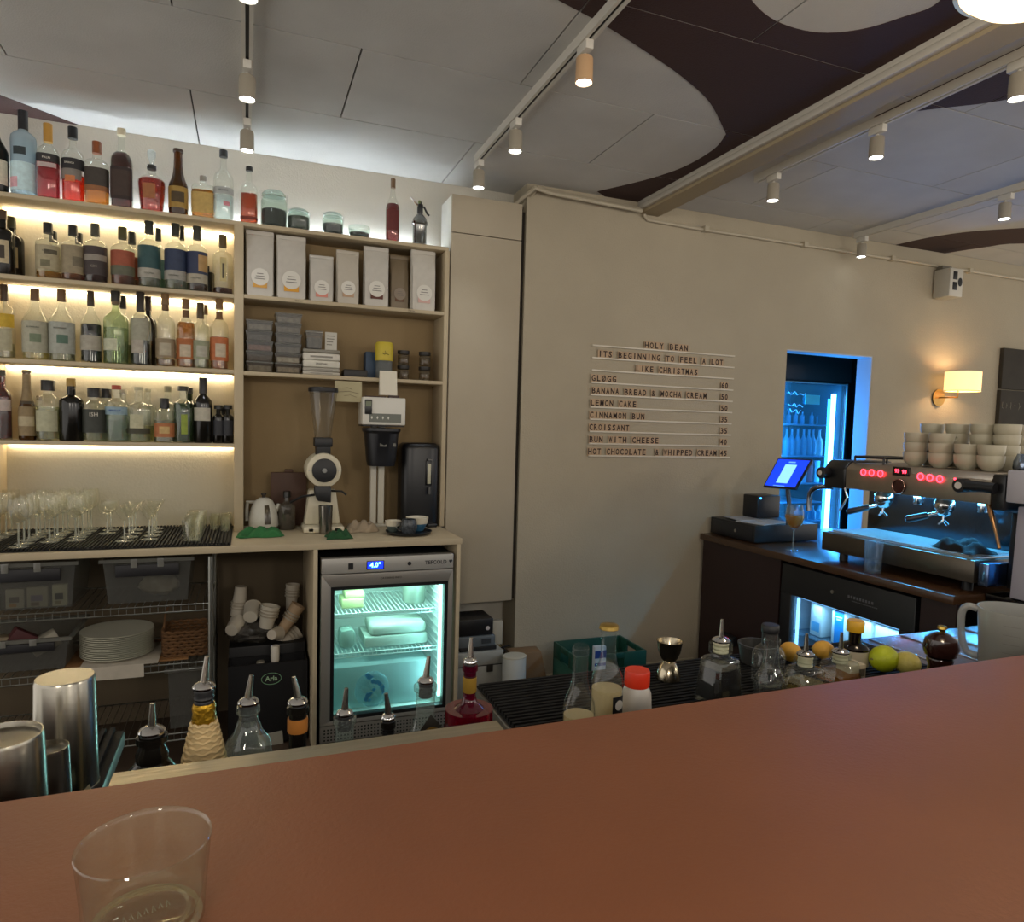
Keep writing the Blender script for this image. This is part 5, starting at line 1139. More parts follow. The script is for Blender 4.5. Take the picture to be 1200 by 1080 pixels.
def quad_slab(k0, k1, k2, k3, a, b): # inset fractions along u,v
    def P(u, v): return (c0+(c1-c0)*u)+((c3+(c2-c3)*u)-(c0+(c1-c0)*u))*v-o_
    Q = [P(k0, k2), P(k1, k2), P(k1, k3), P(k0, k3)]
    return MB()._add([tuple(p_+n_*a) for p_ in Q]+[tuple(p_+n_*b) for p_ in Q], [(0, 1, 2, 3), (7, 6, 5, 4), (0, 4, 5, 1), (1, 5, 6, 2), (2, 6, 7, 3), (3, 7, 4, 0)])
quad_slab(0, 1, 0, 1, -.012, 0).build('case', BLACK, t, .003)
quad_slab(.04, .96, .05, .95, .0003, .0012).build('screen', emis('0a34c8', 1.25), t)
quad_slab(.34, .68, .16, .78, .0014, .002).build('screen_panel', emis('7fc0f2', 1.1), t)
quad_slab(.40, .60, .84, .88, .0014, .002).build('screen_panel', emis('5f9ae8', 1.0), t)
quad_slab(.30, .65, .055, .075, .0014, .002).build('screen_panel', emis('5f9ae8', 1.0), t)
MB().tube([(.05, 0, .06), (.06, -.02, -.08), (.06, -.02, zz-o_.z+.012)], .012, 10).build('stand', mat('3b3c3f', .4), t)
p = atZ(929, 645, ZSD)
t = thing('wine_glass', 'stemmed glass of golden wine on the side counter before the till', 'glass', (p.x, p.y, ZSD)); H = .245
MB().lathe([(.036, 0), (.036, .002), (.012, .005), (.0045, .012), (.004, .105), (.009, .115), (1e-5, .116)], seg=24).build('stem_and_foot', glass('f2f4ec', .12), t)
bp = [(1e-5, .115), (.018, .120), (.040, .145), (.048, .175), (.045, .21), (.038, H)]
MB().open_lathe(bp, seg=24).build('bowl', glass('fbfaf2', .05), t)
MB().lathe([(1e-5, .118), (.017, .122), (.038, .146), (.046, .175), (.0455, .19), (1e-5, .19)], seg=24).build('wine', glass('e0b040', .35, .05, bodycol='e0a030'), t)
p = atZ(1023, 671, ZSD)
t = thing('water_glass', 'straight clear glass with a little water before the espresso machine', 'glass', (p.x-.004, p.y, ZSD)); MB().open_lathe([(1e-5, .002), (.036, .002), (.040, .15), (.0385, .15), (.0345, .01), (1e-5, .01)], seg=24).build('glass_body', glass('f6faff', .04), t)
MB().lathe([(1e-5, .011), (.0342, .011), (.0352, .055), (1e-5, .055)], seg=24).build('water', glass('dfeef4', .04), t)

# espresso machine, front faces -x
XM = 2.70
def mm(px, py, x=XM): v = atX(px, py, x); return v
OY = 2.21; t = thing('espresso_machine', 'two group steel espresso machine with red ring buttons on side counter', 'espresso machine', (XM, OY, ZSD)); EM = t
ya, yb_ = 1.80-OY, 2.625-OY
def Z(v): return v-ZSD
MS = mat('9c8f7e', .36, .7, .1, 10, .1, 40, key='ms'); MD = mat('3a3633', .3, .7)
MIR = mat('b9c4cd', .30, .85, .05, 8, .15, 12, key='mir')
MB().box(.30, .54, ya+.02, yb_-.02, .04, 1.33-ZSD).build('body', MD, t, .004)
MB().box(-.02, .52, 1.83-OY, 2.60-OY, .045, .135).build('base_box', mat('5b544b', .3, .8, .1, 10, key='bb'), t, .003)
for a in (ya+.1, yb_-.1):
    for b in (.05, .46): MB().cyl((b, a, 0), .02, .045, 14).build('foot', BLACK, t)
MB().box(-.004, .30, 1.85-OY, 2.58-OY, .136, .142).build('drip_tray', MIR, t)
q = MB()
for i in range(24): q.box(.0+i*.0118, .004+i*.0118, 1.87-OY, 2.56-OY, .143, .149)
q.build('tray_grid', mat('b5babd', .35, .6), t)
MB().box(.285, .30, ya+.02, yb_-.02, .142, 1.22-ZSD).build('backsplash', mat('5d6670', .16, 1, .08, 6, .2, 14, key='bs'), t)
z0, z1 = 1.208-ZSD, 1.333-ZSD
MB().prism([(.0, z0), (.30, z0), (.30, z1), (.03, z1), (-.004, z1-.03)], ya, yb_-.13, 'y').build('head', MS, t, .004)
MB().prism([(-.004, z0-.005), (.30, z0-.005), (.30, z1+.008), (.03, z1+.008), (-.008, z1-.03)], yb_-.13, yb_, 'y').build('end_section', mat('17181a', .3), t, .008)
MB().box(-.002, .30, ya-.055, ya-.002, z0-.02, z1-.004).build('end_section', mat('131316', .3), t, .008)
# near end: pale side panels
MB().prism([(.10, z0-.03), (.13, z0-.03), (.155, .03), (.10, .03)], ya-.06, ya-.02, 'y').build('side_leg', BLACK, t, .003)
MB().box(-.01, .13, ya-.02, ya+.02, .04, .13).build('base_end', mat('6f86b0', .2, 1), t, .003)  # blue of the machine light is put into the steel colour
gY = 1.61; gxa = atY(1179, 572, gY+.12).x; gxb = atY(1185, 640, gY+.11).x
tg = thing('bar_grinder', 'pale grey grinder body cut by the right edge beside espresso machine', 'grinder', (gxa, gY, ZSD+.011))
MB().box(0, .26, 0, .12, atY(1185, 594, gY).z-ZSD-.01, atY(1185, 554, gY).z-ZSD-.01).build('motor_head', mat('b3afb6', .5), tg, .006)
MB().prism([(gxb-gxa+.01, .0), (.26, .0), (.26, atY(1185, 599, gY).z-ZSD-.01), (gxb-gxa+.02, atY(1185, 599, gY).z-ZSD-.01)], .01, .11, 'y').build('column', mat('aaa6b2', .5), tg, .006)
# led bar
MB().box(.16, .172, 1.86-OY, 2.58-OY, z0-.008, z0-.001).build('light_bar', emis('48b8ff', 16), t)
lamp('machine_light', 'AREA', (XM+.13, OY, ZSD+z0-.012), 8, (.08, .52, 1), (0, 0, 0), .03, .70)
RED = emis('ff2a3c', 7)
def ringY(px, py, r): 
    v = mm(px, py); return (v.x-XM-.0055, v.y-OY, v.z-ZSD)
for (px, py) in ((1013.5, 553.5), (1023, 554), (1033.5, 555), (1080.5, 558.5), (1091.5, 560), (1103, 561.5)):
    c = ringY(px, py, 4); pts = [(c[0]-.004, c[1]+.0135*math.cos(a), c[2]+.0135*math.sin(a)) for a in [i*PI/10 for i in range(21)]]
    MB().tube(pts, .0028, 6).build('ring_button', RED, t, label='glowing red ring button')
for px, py in ((1053, 552), (1061.5, 553)):
    c = ringY(px, py, 4); text('digits', '93', .022, RED, t, (c[0]-.004, c[1], c[2]), rz=-90, bold=.0006)
c = ringY(1057, 552.5, 4); MB().cbox(c[0]+.0012, c[1], c[2]-.02, .006, .085, .04).build('display_window', mat('150808', .2), t, .002)
c = ringY(1055, 570, 9); MB().cyl((c[0]-.006, c[1], c[2]), .031, .010, 28, 'x').build('gauge', mat('3a1713', .2), t, .002)
pts = [(c[0]-.007, c[1]+.031*math.cos(a), c[2]+.031*math.sin(a)) for a in [i*PI/12 for i in range(25)]]; MB().tube(pts, .003, 6).build('gauge_ring', mat('b08c7c', .25, 1), t)
def knob(px, py, L=.05, r=.028):
    c = ringY(px, py, 9); MB().cyl((c[0]-L, c[1], c[2]), r, L, 20, 'x').build('steam_knob', BLACK, t, .004); MB().cyl((c[0]-L-.002, c[1], c[2]), r*.42, .003, 16, 'x').build('knob_dot', mat('cfc8bf', .5), t)
knob(971, 554); 
c = ringY(1134, 569, 9); MB().cyl((c[0]-.05, c[1], c[2]), .028, .05, 20, 'x').build('steam_knob', BLACK, t, .004); MB().cyl((c[0]-.052, c[1], c[2]), .014, .003, 16, 'x').build('knob_dot', mat('cfc8bf', .5), t)
MB().tube([(c[0]-.03, c[1]-.02, c[2]), (c[0]-.03, c[1]-.09, c[2]+.002), (c[0]-.025, c[1]-.13, c[2])], .022, 12, [.024, .020, .022]).build('knob_lever', BLACK, t)
MB().cyl((c[0]-.052, c[1]+.015, c[2]+.026), .004, .004, 10, 'x').build('status_light', RED, t)
for px, py, hx, hy_ in ((1036, 580, 992, 600), (1107, 588, 1061, 609)):
    g = atX(px, py, XM+.10); gx_, gy_ = .10, g.y-OY
    MB().lathe([(.036, -.052), (.040, -.046), (.040, -.02), (.034, -.012), (.034, .0)], c=(gx_, gy_, z0), seg=28).build('group_head', CHROME, t)
    MB().lathe([(1e-5, -.082), (.018, -.08), (.030, -.070), (.034, -.053), (.0355, -.053)], c=(gx_, gy_, z0), seg=28).build('portafilter', CHROME, t)
    MB().tube([(gx_, gy_, z0-.08), (gx_, gy_, z0-.10), (gx_-.012, gy_+.012, z0-.118)], .006, 8).tube([(gx_, gy_, z0-.098), (gx_+.012, gy_-.012, z0-.118)], .006, 8).build('spout', CHROME, t)
    h = atX(hx, hy_, XM-.02); e = Vector((h.x-XM, h.y-OY, h.z-ZSD)); s0 = Vector((gx_, gy_, z0-.062)); d = (e-s0).normalized()
    MB().tube([tuple(s0+d*.03), tuple(s0+d*.07)], .008, 10).build('handle_collar', CHROME, t)
    MB().tube([tuple(s0+d*.065), tuple(s0+d*.10), tuple(e-d*.01), tuple(e)], .014, 12, [.013, .015, .016, .010]).build('portafilter_handle', mat('1c1d22', .3), t)
    MB().cyl((gx_+.10, gy_-.10, z0-.055), .024, .05, 20).build('valve_cup', CHROME, t, .003)
w = [atX(1159, 590, XM+.02), atX(1162, 604, XM), atX(1168, 628, XM-.01), atX(1171, 643, XM-.02)]
MB().tube([(v.x-XM, v.y-OY, v.z-ZSD) for v in w], .0065, 10, [.011, .010, .006, .006]).build('steam_wand', mat('c0946a', .2, 1), t)
w = [atX(990, 572, XM), atX(993, 583, XM), atX(988, 592, XM), atX(984, 598, XM)]
MB().tube([(v.x-XM, v.y-OY, v.z-ZSD) for v in w], .005, 10).build('steam_wand', CHROME, t)
w = [atX(976, 571, XM+.04), atX(962, 570.5, XM), atX(953, 573, XM-.01), atX(949, 580, XM-.01), atX(948, 590, XM-.01), atX(948, 598, XM-.01)]
MB().tube([tuple(v) for v in crom([(v.x-XM, v.y-OY, v.z-ZSD) for v in w], 4)], .012, 12).build('water_pipe', mat('8c8f96', .2, 1), t)
q = MB()
for b in (.03, .10, .17, .24): q.tube([(b, yb_-.15, z1+.03), (b, yb_-.31, z1+.03)], .006, 8)
for a in (yb_-.15, yb_-.31): q.tube([(.03, a, z1+.03), (.24, a, z1+.03)], .006, 8).tube([(.03, a, z1), (.03, a, z1+.03)], .005, 8).tube([(.24, a, z1), (.24, a, z1+.03)], .005, 8)
q.build('cup_rail', mat('19191b', .3), t)
o = cloth(1100, 600, .2, .13, .05, mat('0c0c0e', .95), 'black rag bunched on the espresso machine drip tray', seed=4, name='rag')
v = atX(1128, 645, XM+.08); o.location = (v.x, v.y, ZSD+.152); o.rotation_euler = (0, 0, math.radians(80))
# cups on the machine
cup0 = None; CUPM = mat('b3ab93', .4)
ZT = ZSD+z1+.002
def cupstack(x, y, n, where):
    global cup0
    for i in range(n):
        lab = ('bottom' if i == 0 else 'top' if i == n-1 else ['second', 'third'][i-1])+' cream cup of the stack '+where
        loc = (x, y, ZT+i*.043)
        if cup0 is None:
            cup0 = thing('coffee_cup', lab, 'cup', loc, 10, 'cream cups stacked on the espresso machine')
            MB().open_lathe([(1e-5, 0), (.026, 0), (.028, .004), (.040, .014), (.0465, .030), (.0485, .045), (.049, .062), (.0465, .062), (.045, .045), (.042, .030), (.036, .018), (.02, .010), (1e-5, .010)], seg=26).build('cup', CUPM, cup0)
            MB().tube([(.047, 0, .052), (.060, 0, .052), (.064, 0, .042), (.055, 0, .032), (.046, 0, .030)], .004, 8).build('handle', CUPM, cup0)
        else: dup(cup0, (loc[0], loc[1], loc[2]+.001), random.uniform(-30, 70), lab)
def cy(px, x): return atX(px, 540, x).y
cupstack(2.80, cy(1072, 2.80), 3, 'at the front left corner of cups'); cupstack(2.80, cy(1102, 2.80), 3, 'second along the front row'); cupstack(2.80, cy(1133, 2.80), 2, 'third along the front row'); cupstack(2.80, cy(1161, 2.80), 2, 'last along the front row')
cupstack(2.92, cy(1090, 2.92), 4, 'behind the first gap of the front row'); cupstack(2.92, cy(1120, 2.92), 4, 'behind the second gap of the front row'); cupstack(2.92, cy(1150, 2.92), 4, 'behind the third gap of the front row'); cupstack(2.92, cy(1178, 2.92), 4, 'behind the last front stack')
cupstack(3.05, cy(1196, 3.05), 4, 'at the right edge of the picture')
t = thing('milk_jug', 'steel milk jug with blue sheen at the near end of espresso machine', 'jug', (2.86, 1.775, ZT+.012))
MB().lathe([(.045, 0), (.047, .004), (.046, .03), (.036, .055), (.034, .062), (1e-5, .063)], seg=28).build('jug', mat('9aa8c0', .15, 1), t); MB().tube([(.02, -.045, .05), (.03, -.075, .045), (.02, -.07, .02), (.015, -.045, .012)], .006, 8).build('handle', BLACK, t)  # blue sheen is mixed into the jug's steel colour
# dark glass topped corner beyond the side counter
t = thing('corner_counter', 'black glossy corner worktop at the right edge of the picture', 'counter', (2.75, 1.45, 0)); MB().box(0, 1.2, .0, .372, ZSD-.03, ZSD+.002).build('counter_top', mat('0c0d12', .08, coat=.6), t, .003); MB().box(.02, 1.18, .02, .36, 0, ZSD-.031).build('cabinet_body', mat('171315', .6), t)
t = thing('steel_tray', 'thin steel tray edge on the black corner worktop', 'tray', (3.1, 1.66, ZSD+.002)); MB().box(-.28, .3, -.10, .10, 0, .006).build('tray', mat('2a2c33', .2, .6), t, .002); MB().tube([(-.28, -.10, .008), (-.28, .10, .008), (.3, .10, .008)], .003, 6).build('rim', STEEL, t)

# ---------------------------------------------------------------- bottles behind the bar
PZ = .726; RY = 1.0
def pourer(t, z, r=.013, m=BLACK, L=.040, lean=(.0, 0), long_=1):
    MB().lathe([(r*.95, z-.022), (r, z-.02), (r*.9, z-.016), (r, z-.013), (r*.9, z-.009), (r*1.0, z-.004), (r*.9, z)], seg=18).build('pourer_stopper', m, t)
    MB().lathe([(r*1.12, z), (r*1.15, z+.003), (r*.9, z+.007), (r*.35, z+.010), (1e-5, z+.0105)], seg=20).build('pourer_collar', CHROME, t)
    a, b = lean; MB().tube([(0, 0, z+.008), (a*.3, b*.3, z+.02), (a, b, z+L)], .004, 10, [.0055, .0045, .003]).build('pourer_spout', mat('aaa79f', .25, 1), t)
def rail_bottle(px, pyc, Y=1.0):
    v = atY(px, pyc, Y); return v.x, Y, v.z
x, y, zc3 = rail_bottle(239, 807)
t = thing('bottle', 'cream bottle wrapped in woven straw with gold foil neck and pourer', 'bottle', (x, y, PZ)); H = zc3-PZ
MB().lathe([(.029, 0), (.031, .01), (.031, H-.15), (.029, H-.11), (.023, H-.08), (.0145, H-.042), (.0135, H-.036)], seg=26).build('bottle_body', mat('cdb483', .7), t)
q = MB()
for j in range(44):
    z = .012+j*(H-.052)/44
    R = interp([(.031, .01), (.031, H-.15), (.029, H-.11), (.023, H-.08), (.0145, H-.042)], min(max(z, .0101), H-.0421))
    q.tube([((R+.0005)*math.cos(a), (R+.0005)*math.sin(a), z+.0013*math.sin(a*9+j*PI)) for a in [i*PI/28 for i in range(57)]], .0022, 5)
q.build('straw_weave', mat('d6bd8c', .8, var=.2, vs=60), t)
MB().lathe([(.0152, H-.047), (.0158, H-.040), (.0145, H-.032), (.0155, H-.026), (.0135, H-.020)], seg=22).build('gold_foil', mat('c79a2c', .3, .8, bump=.5, bs=120), t, wob=.0004)
pourer(t, H, .0130, lean=(.004, .0), L=.044)
RG = glass('e6f0ec', .12)
def clear_rail(px, pyc, label, g, R, lq=None, fill=.5, nr=.016, sh=.10, ring=1, lean=(0, 0), m=BLACK, stopr=.0135, Y=1.0):
    x, y, z = rail_bottle(px, pyc, Y); H = z-PZ; t = thing('bottle', label, 'bottle', (x, y, PZ))
    P_ = [(1e-5, .003), (R*.93, .003), (R, .01), (R, H-sh-.02), (R*.9, H-sh), (R*.6, H-sh+.012), (nr*1.3, H-sh+.022), (nr, H-sh+.032), (nr, H-.012), (nr*1.25, H-.012), (nr*1.25, H-.004), (nr, H-.003)]
    MB().open_lathe(P_, seg=28).build('glass', GL[g] if g in GL else g, t)
    if lq: MB().lathe([(1e-5, .006), (R*.94, .008), (R*.94, H*fill), (1e-5, H*fill)], seg=24).build('liquid', liq(lq), t)
    pourer(t, H, stopr, lean=lean, m=m); return t, H
clear_rail(291, 825, 'clear round-shouldered glass bottle with pourer in the rail', RG, .032, 'c9cfc0', .3, stopr=.0125, nr=.0125, sh=.052, lean=(.004, 0))
t, H = clear_rail(349, 825, 'dark bottle with orange-gold neck band and pourer', 'dark', .036, nr=.0122, sh=.12, lean=(-.006, 0), stopr=.0125)
MB().lathe([(.0140, H-.040), (.0143, H-.038), (.0143, H-.023), (.0140, H-.020)], seg=22).build('neck_band', mat('c8823c', .4, .3), t)
clear_rail(404, 838, 'narrow clear glass bottle with black ringed pourer before the fridge', RG, .030, 'c5d6d6', .7, nr=.0135, sh=.12, lean=(.002, 0), stopr=.0105)
clear_rail(455, 843, 'low bottle showing only black stopper and steel pourer', 'dark', .034, nr=.009, sh=.07, lean=(-.004, 0), stopr=.0098)
t, H = clear_rail(499, 800, 'clear bottle with black diamond label and gold emblem', RG, .034, 'b8c8b8', .3, nr=.0145, sh=.085, lean=(.004, 0), stopr=.0110)
q = MB()._add([(-.026, -.040, H-.068), (0, -.041, H-.10), (.026, -.040, H-.068), (0, -.036, H-.036)], [(0, 1, 2, 3)])._add([(-.026, -.0388, H-.068), (0, -.0398, H-.10), (.026, -.0388, H-.068), (0, -.0348, H-.036)], [(3, 2, 1, 0)]); q.build('diamond_label', mat('2a2823', .4), t)
MB().cyl((0, -.0418, H-.069), .016, .0015, 24, 'y').build('gold_emblem', mat('8c6e32', .4, .5, var=.6, vs=120), t)
t, H = clear_rail(551, 777, 'crimson conical bottle with gold neck band and pourer', glass('b02a58', .35, .05, bodycol='8a1440'), .040, 'c01848', .8, nr=.0098, sh=.085, lean=(.001, 0), stopr=.0100)
MB().lathe([(.0108, H-.046), (.011, H-.044), (.011, H-.024), (.0108, H-.022)], seg=22).build('neck_band', mat('b8923c', .35, .6), t)
t, H = clear_rail(178, 859, 'short black stoppered bottle with pourer left of the straw bottle', 'dark', .032, nr=.0155, sh=.05, lean=(.001, 0), stopr=.0150)
# inverted tins on the left mat
TINM = mat('a39e92', .24, 1, .06, 9, .05, 30, key='tin'); ZMB = ZW-.004+.013
def tin(px, pyt, wpx, label, Y, taper=1.12, recess=1):
    v = atY(px, pyt, Y); h = v.z-ZMB; r = wpx*mpp(v.x, Y, v.z)/2; t = thing('shaker_tin', label, 'shaker tin', (v.x, Y, ZMB))
    if recess: pr = [(r*taper*1.02, 0), (r*taper*1.02, .003), (r*taper, .004), (r*1.0, h-.004), (r*.97, h), (r*.93, h), (r*.90, h-.006), (1e-5, h-.008)]
    else: pr = [(r*taper*1.02, 0), (r*taper*1.02, .003), (r*taper, .004), (r, h-.004), (r*.95, h), (1e-5, h+.0005)]
    MB().lathe(pr, seg=48).build('tin', TINM, t); return t
tin(76, 793, 62, 'tall inverted steel shaker tin standing farthest on left mat', 1.13, recess=0, taper=1.08)
tin(2, 862, 84, 'large inverted steel tin at the left edge beside the bar', .93)
tin(57, 876, 42, 'small inverted steel tin between the two large tins', .99)
x = atY(100, 888, 1.07).x
tag(MB()._add([(0, 0, 0), (.035, 0, .004), (.026, .004, .03)], [(0, 1, 2)])._add([(0, .002, 0), (.035, .002, .004), (.026, .006, .03)], [(2, 1, 0)]).build('paper_scrap', mat('cfc9a8', .7)), 'small torn cream paper scrap at the foot of tall shaker tin', 'paper', None, (x-.02, 1.055, ZMB+.002))
p = atY(152, 880, 1.06)
tag(MB().sphere((0, 0, .035), .022, .5, .6, 1.7).build('crumpled_wrapper', mat('a8a6a0', .5, var=.3, vs=40), None, wob=.004), 'crumpled pale wrapper between the left mat and bottle rail', 'wrapper', None, (p.x, .97, .728))

# right hand mat
def soda(px, pyt, wpx, Y, label, full, capc=None, lab=None):
    v = atY(px, pyt, Y); H = v.z-ZMB; R = wpx*mpp(v.x, Y, v.z-.1)/2; t = thing('bottle', label, 'bottle', (v.x, Y, ZMB))
    P_ = [(1e-5, .003), (R*.95, .003), (R, .01), (R, H*.45), (R*.93, H*.52), (R*.6, H*.63), (R*.47, H*.72), (R*.46, H*.93), (R*.53, H*.935), (R*.53, H*.97), (R*.46, H*.975), (R*.46, H)]
    MB().open_lathe(P_, seg=28).build('glass', glass('f8fcfb', .02), t)
    MB().lathe([(1e-5, .006), (R*.93, .008), (R*.93, H*full), (1e-5, H*full)], seg=24).build('liquid', glass('f6ecd0', .85, .1, bodycol='f3e0b4'), t)
    if capc: MB().lathe([(R*.60, H*.965), (R*.62, H*.97), (R*.58, H*1.0), (R*.5, H*1.008), (1e-5, H*1.01)], seg=22).build('crown_cap', mat(capc, .35, .6), t)
    if lab:
        MB().lathe([(R+.0008, H*.04), (R+.0008, H*.36)], seg=8, a0=math.radians(262), a1=math.radians(312)).build('black_label', mat('16161a', .5), t); ri = R+.0016
        a = math.radians(287); MB().cyl((0, 0, 0), .009, .0008, 20, 'y').rot('Z', 17).mv(ri*math.cos(a), ri*math.sin(a)-.0004, H*.28).build('round_logo', mat('c9c7c0', .5), t)
    return t
soda(681, 756, 38, .97, 'open clear bottle of cloudy pale juice nearest the bar edge', .40)
soda(714, 733, 38, 1.06, 'capped clear bottle of cloudy juice with small black label', .40, '9a7f3c', 1)
v = atY(747, 785, 1.07); H = v.z-ZMB; r = 18*mpp(v.x, 1.07, .95)
t = thing('red_lid_jar', 'white plastic jar with bright red screw lid on the bar mat', 'jar', (v.x, 1.07, ZMB))
MB().lathe([(r*.85, 0), (r*.95, .004), (r, H*.3), (r*.95, H*.55), (r*.78, H*.68), (r*.7, H*.72)], seg=28).build('jar_body', mat('d3cfc8', .4), t); MB().lathe([(r*.80, H*.70), (r*.82, H*.72), (r*.82, H*.97), (r*.78, H), (1e-5, H)], seg=36).build('screw_lid', mat('e0381c', .4), t, .0)
v = atY(785, 751, 1.24); H = v.z-ZMB; r = 15*mpp(v.x, 1.24, 1)
t = thing('jigger', 'steel double cone jigger standing on the bar mat', 'jigger', (v.x, 1.24, ZMB)); JM = mat('b0a58e', .2, 1, key='jig')
MB().lathe([(r*.98, 0), (r*.98, .003), (r*.82, H*.25), (r*.55, H*.42), (r*.42, H*.46)], seg=32).build('lower_cup', JM, t); MB().open_lathe([(r*.42, H*.46), (r*.60, H*.52), (r*.86, H*.72), (r*1.0, H*.99), (r*1.03, H), (r*.97, H), (r*.8, H*.72), (r*.4, H*.5), (1e-5, H*.49)], seg=32).build('upper_cup', JM, t)
def dasher(px, pyc, wpx, Y, label, lq, fill, pyr=1, m=None, stop='c8c0a0'):
    v = atY(px, pyc, Y); H = v.z-ZMB; R = wpx*mpp(v.x, Y, v.z-.06)/2; t = thing('dasher_bottle', label, 'bottle', (v.x, Y, ZMB), 12)
    R *= 1.0
    P_ = [(1e-5, .003), (R*1.0, .003), (R*1.02, .01), (R*.80, H*.70), (R*.74, H*.73), (R*.40, H*.76), (R*.38, H*.80), (R*.50, H*.82), (R*.50, H*.985)]
    MB().open_lathe(P_, seg=24, sq=.8).build('glass', glass('f4f9f6', .03), t)
    if lq: MB().lathe([(1e-5, .006), (R*.95, .012), (R*(.95-.22*fill), H*fill), (1e-5, H*fill)], seg=24, sq=.8).build('liquid', liq(lq) if lq != '0d0b0c' else mat('0d0b0c', .2), t)
    pourer(t, H, R*.42, m=mat(stop, .4), L=.045); return t
dasher(845, 752, 44, 1.10, 'faceted glass bottle of black syrup with steel pourer', '0d0b0c', .60)
dasher(944, 768, 42, 1.06, 'squat square glass dasher with pourer left of the yellow capped bottle', 'd8c07a', .4)
dasher(985, 765, 42, 1.10, 'square glass dasher with pourer beside the yellow capped bottle', 'e0a040', .4)
v = atY(905, 747, 1.02); 
t = soda(905, 747, 36, 1.00, 'empty open-necked clear bottle before the black capped bottle', .12)
v = atY(903, 732, 1.15); H = v.z-ZMB
t = thing('bottle', 'swing-top style clear bottle with black cap and diagonal stripes', 'bottle', (v.x, 1.15, ZMB)); MB().open_lathe([(1e-5, .003), (.034, .003), (.035, .01), (.035, H*.5), (.03, H*.58), (.016, H*.68), (.015, H*.9)], seg=24).build('glass', GL['clear'], t)
MB().lathe([(.0165, H*.64), (.0165, H*.86), (.014, H*.87)], seg=20).build('neck_sleeve', mat('26221e', .5, var=.6, vs=90), t); MB().lathe([(.018, H*.87), (.0185, H*.88), (.0185, H*.985), (.017, H), (1e-5, H)], seg=24).build('cap', BLACK, t)
v = atY(1003, 727, 1.18); H = v.z-ZMB
t = thing('bottle', 'black sauce bottle with chunky yellow cap and cream label', 'bottle', (v.x, 1.18, ZMB)); MB().lathe([(.030, 0), (.032, .006), (.032, H*.42), (.026, H*.48), (.0135, H*.53), (.0135, H*.78)], seg=26).build('glass', mat('120d0c', .15), t)
MB().lathe([(.0185, H*.76), (.0195, H*.78), (.020, H*.97), (.018, H), (1e-5, H)], seg=26).build('yellow_cap', mat('d9a520', .45), t); MB().lathe([(.0328, H*.05), (.0328, H*.38)], seg=14, a0=PI, a1=2*PI).build('cream_label', mat('b9ae93', .6), t)
def fruit(px, py, Y, r, c, label, cat='citrus', half=0, sz=1):
    v = atY(px, py, Y); z = max(ZMB, v.z-r); t = thing('citrus_fruit', label, 'citrus fruit', (v.x, Y, z), random.uniform(0, 90))
    q = MB().sphere((0, 0, r*sz), r, 1, 1.15, sz, 20, 12)
    q.build('peel', mat(c, .45, bump=.3, bs=300), t)
    MB().lathe([(.004, 0), (.003, .003), (1e-5, .004)], c=(0, r*1.12, r*sz), seg=8).build('stem_scar', mat('6a6a2c', .7), t)
fruit(926, 770, 1.25, .023, 'd9a53c', 'orange lying behind the empty clear bottle'); fruit(964, 777, 1.24, .022, 'dca840', 'orange between the two square dashers')
fruit(1035, 784, 1.13, .030, 'b8c41e', 'bright lime-yellow fruit in front of the steel drainer'); fruit(1062, 790, 1.10, .026, 'c9bc62', 'pale yellow lemon beside the lime-yellow fruit')
t = thing('cutting_board', 'pale wooden block under the dasher bottles', 'board', (1.2, 1.10, ZMB))
bpy.data.objects.remove(t)
v = atY(1015, 790, 1.06); t = thing('cork_box', 'small cream box with dark print in front of yellow capped bottle', 'box', (v.x, 1.10, ZMB)); MB().cbox(0, 0, 0, .045, .04, max(.03, v.z+.012-ZMB)).build('box', mat('c9bda0', .7), t, .002); MB().box(.002, .018, -.0212, -.0202, .02, .036).build('print', mat('6a6252', .7), t)
v = atY(884, 768, 1.28); t = thing('grey_tub', 'round grey tub behind the dark syrup bottle', 'tub', (v.x, 1.27, ZMB)); MB().open_lathe([(1e-5, 0), (.038, 0), (.044, .040), (.046, .041), (.046, .045), (.041, .045), (.036, .004), (1e-5, .004)], seg=28).build('tub', mat('2e2d2a', .5), t)
# pepper mill
v = atY(1104, 738, 1.02); H = v.z-ZMB; r = 19.5*mpp(v.x, 1.02, v.z)
t = thing('pepper_mill', 'dark brown turned wooden pepper mill with brass knob', 'pepper mill', (v.x, 1.02, ZMB)); PM = mat('2c1712', .18, coat=.6)
zt4 = H-.006; zb4 = zt4-2*r*.86
MB().lathe([(r*.9, 0), (r*.92, .01), (r*.7, (zb4)*.4), (r*.62, zb4*.8), (r*.74, zb4+.002), (r*.70, zb4+.006)], seg=36).build('body', PM, t)
MB().lathe([(r*.55, zb4+.0065), (r*.85, zb4+.012), (r, zb4+r*.85), (r*.86, zb4+r*1.35), (r*.45, zt4-.003), (r*.2, zt4)], seg=36).build('head', PM, t)
MB().lathe([(r*.16, zt4), (r*.16, zt4+.003), (r*.27, zt4+.008), (r*.24, zt4+.014), (1e-5, zt4+.016)], seg=20).build('knob', mat('b89a4c', .2, 1), t)
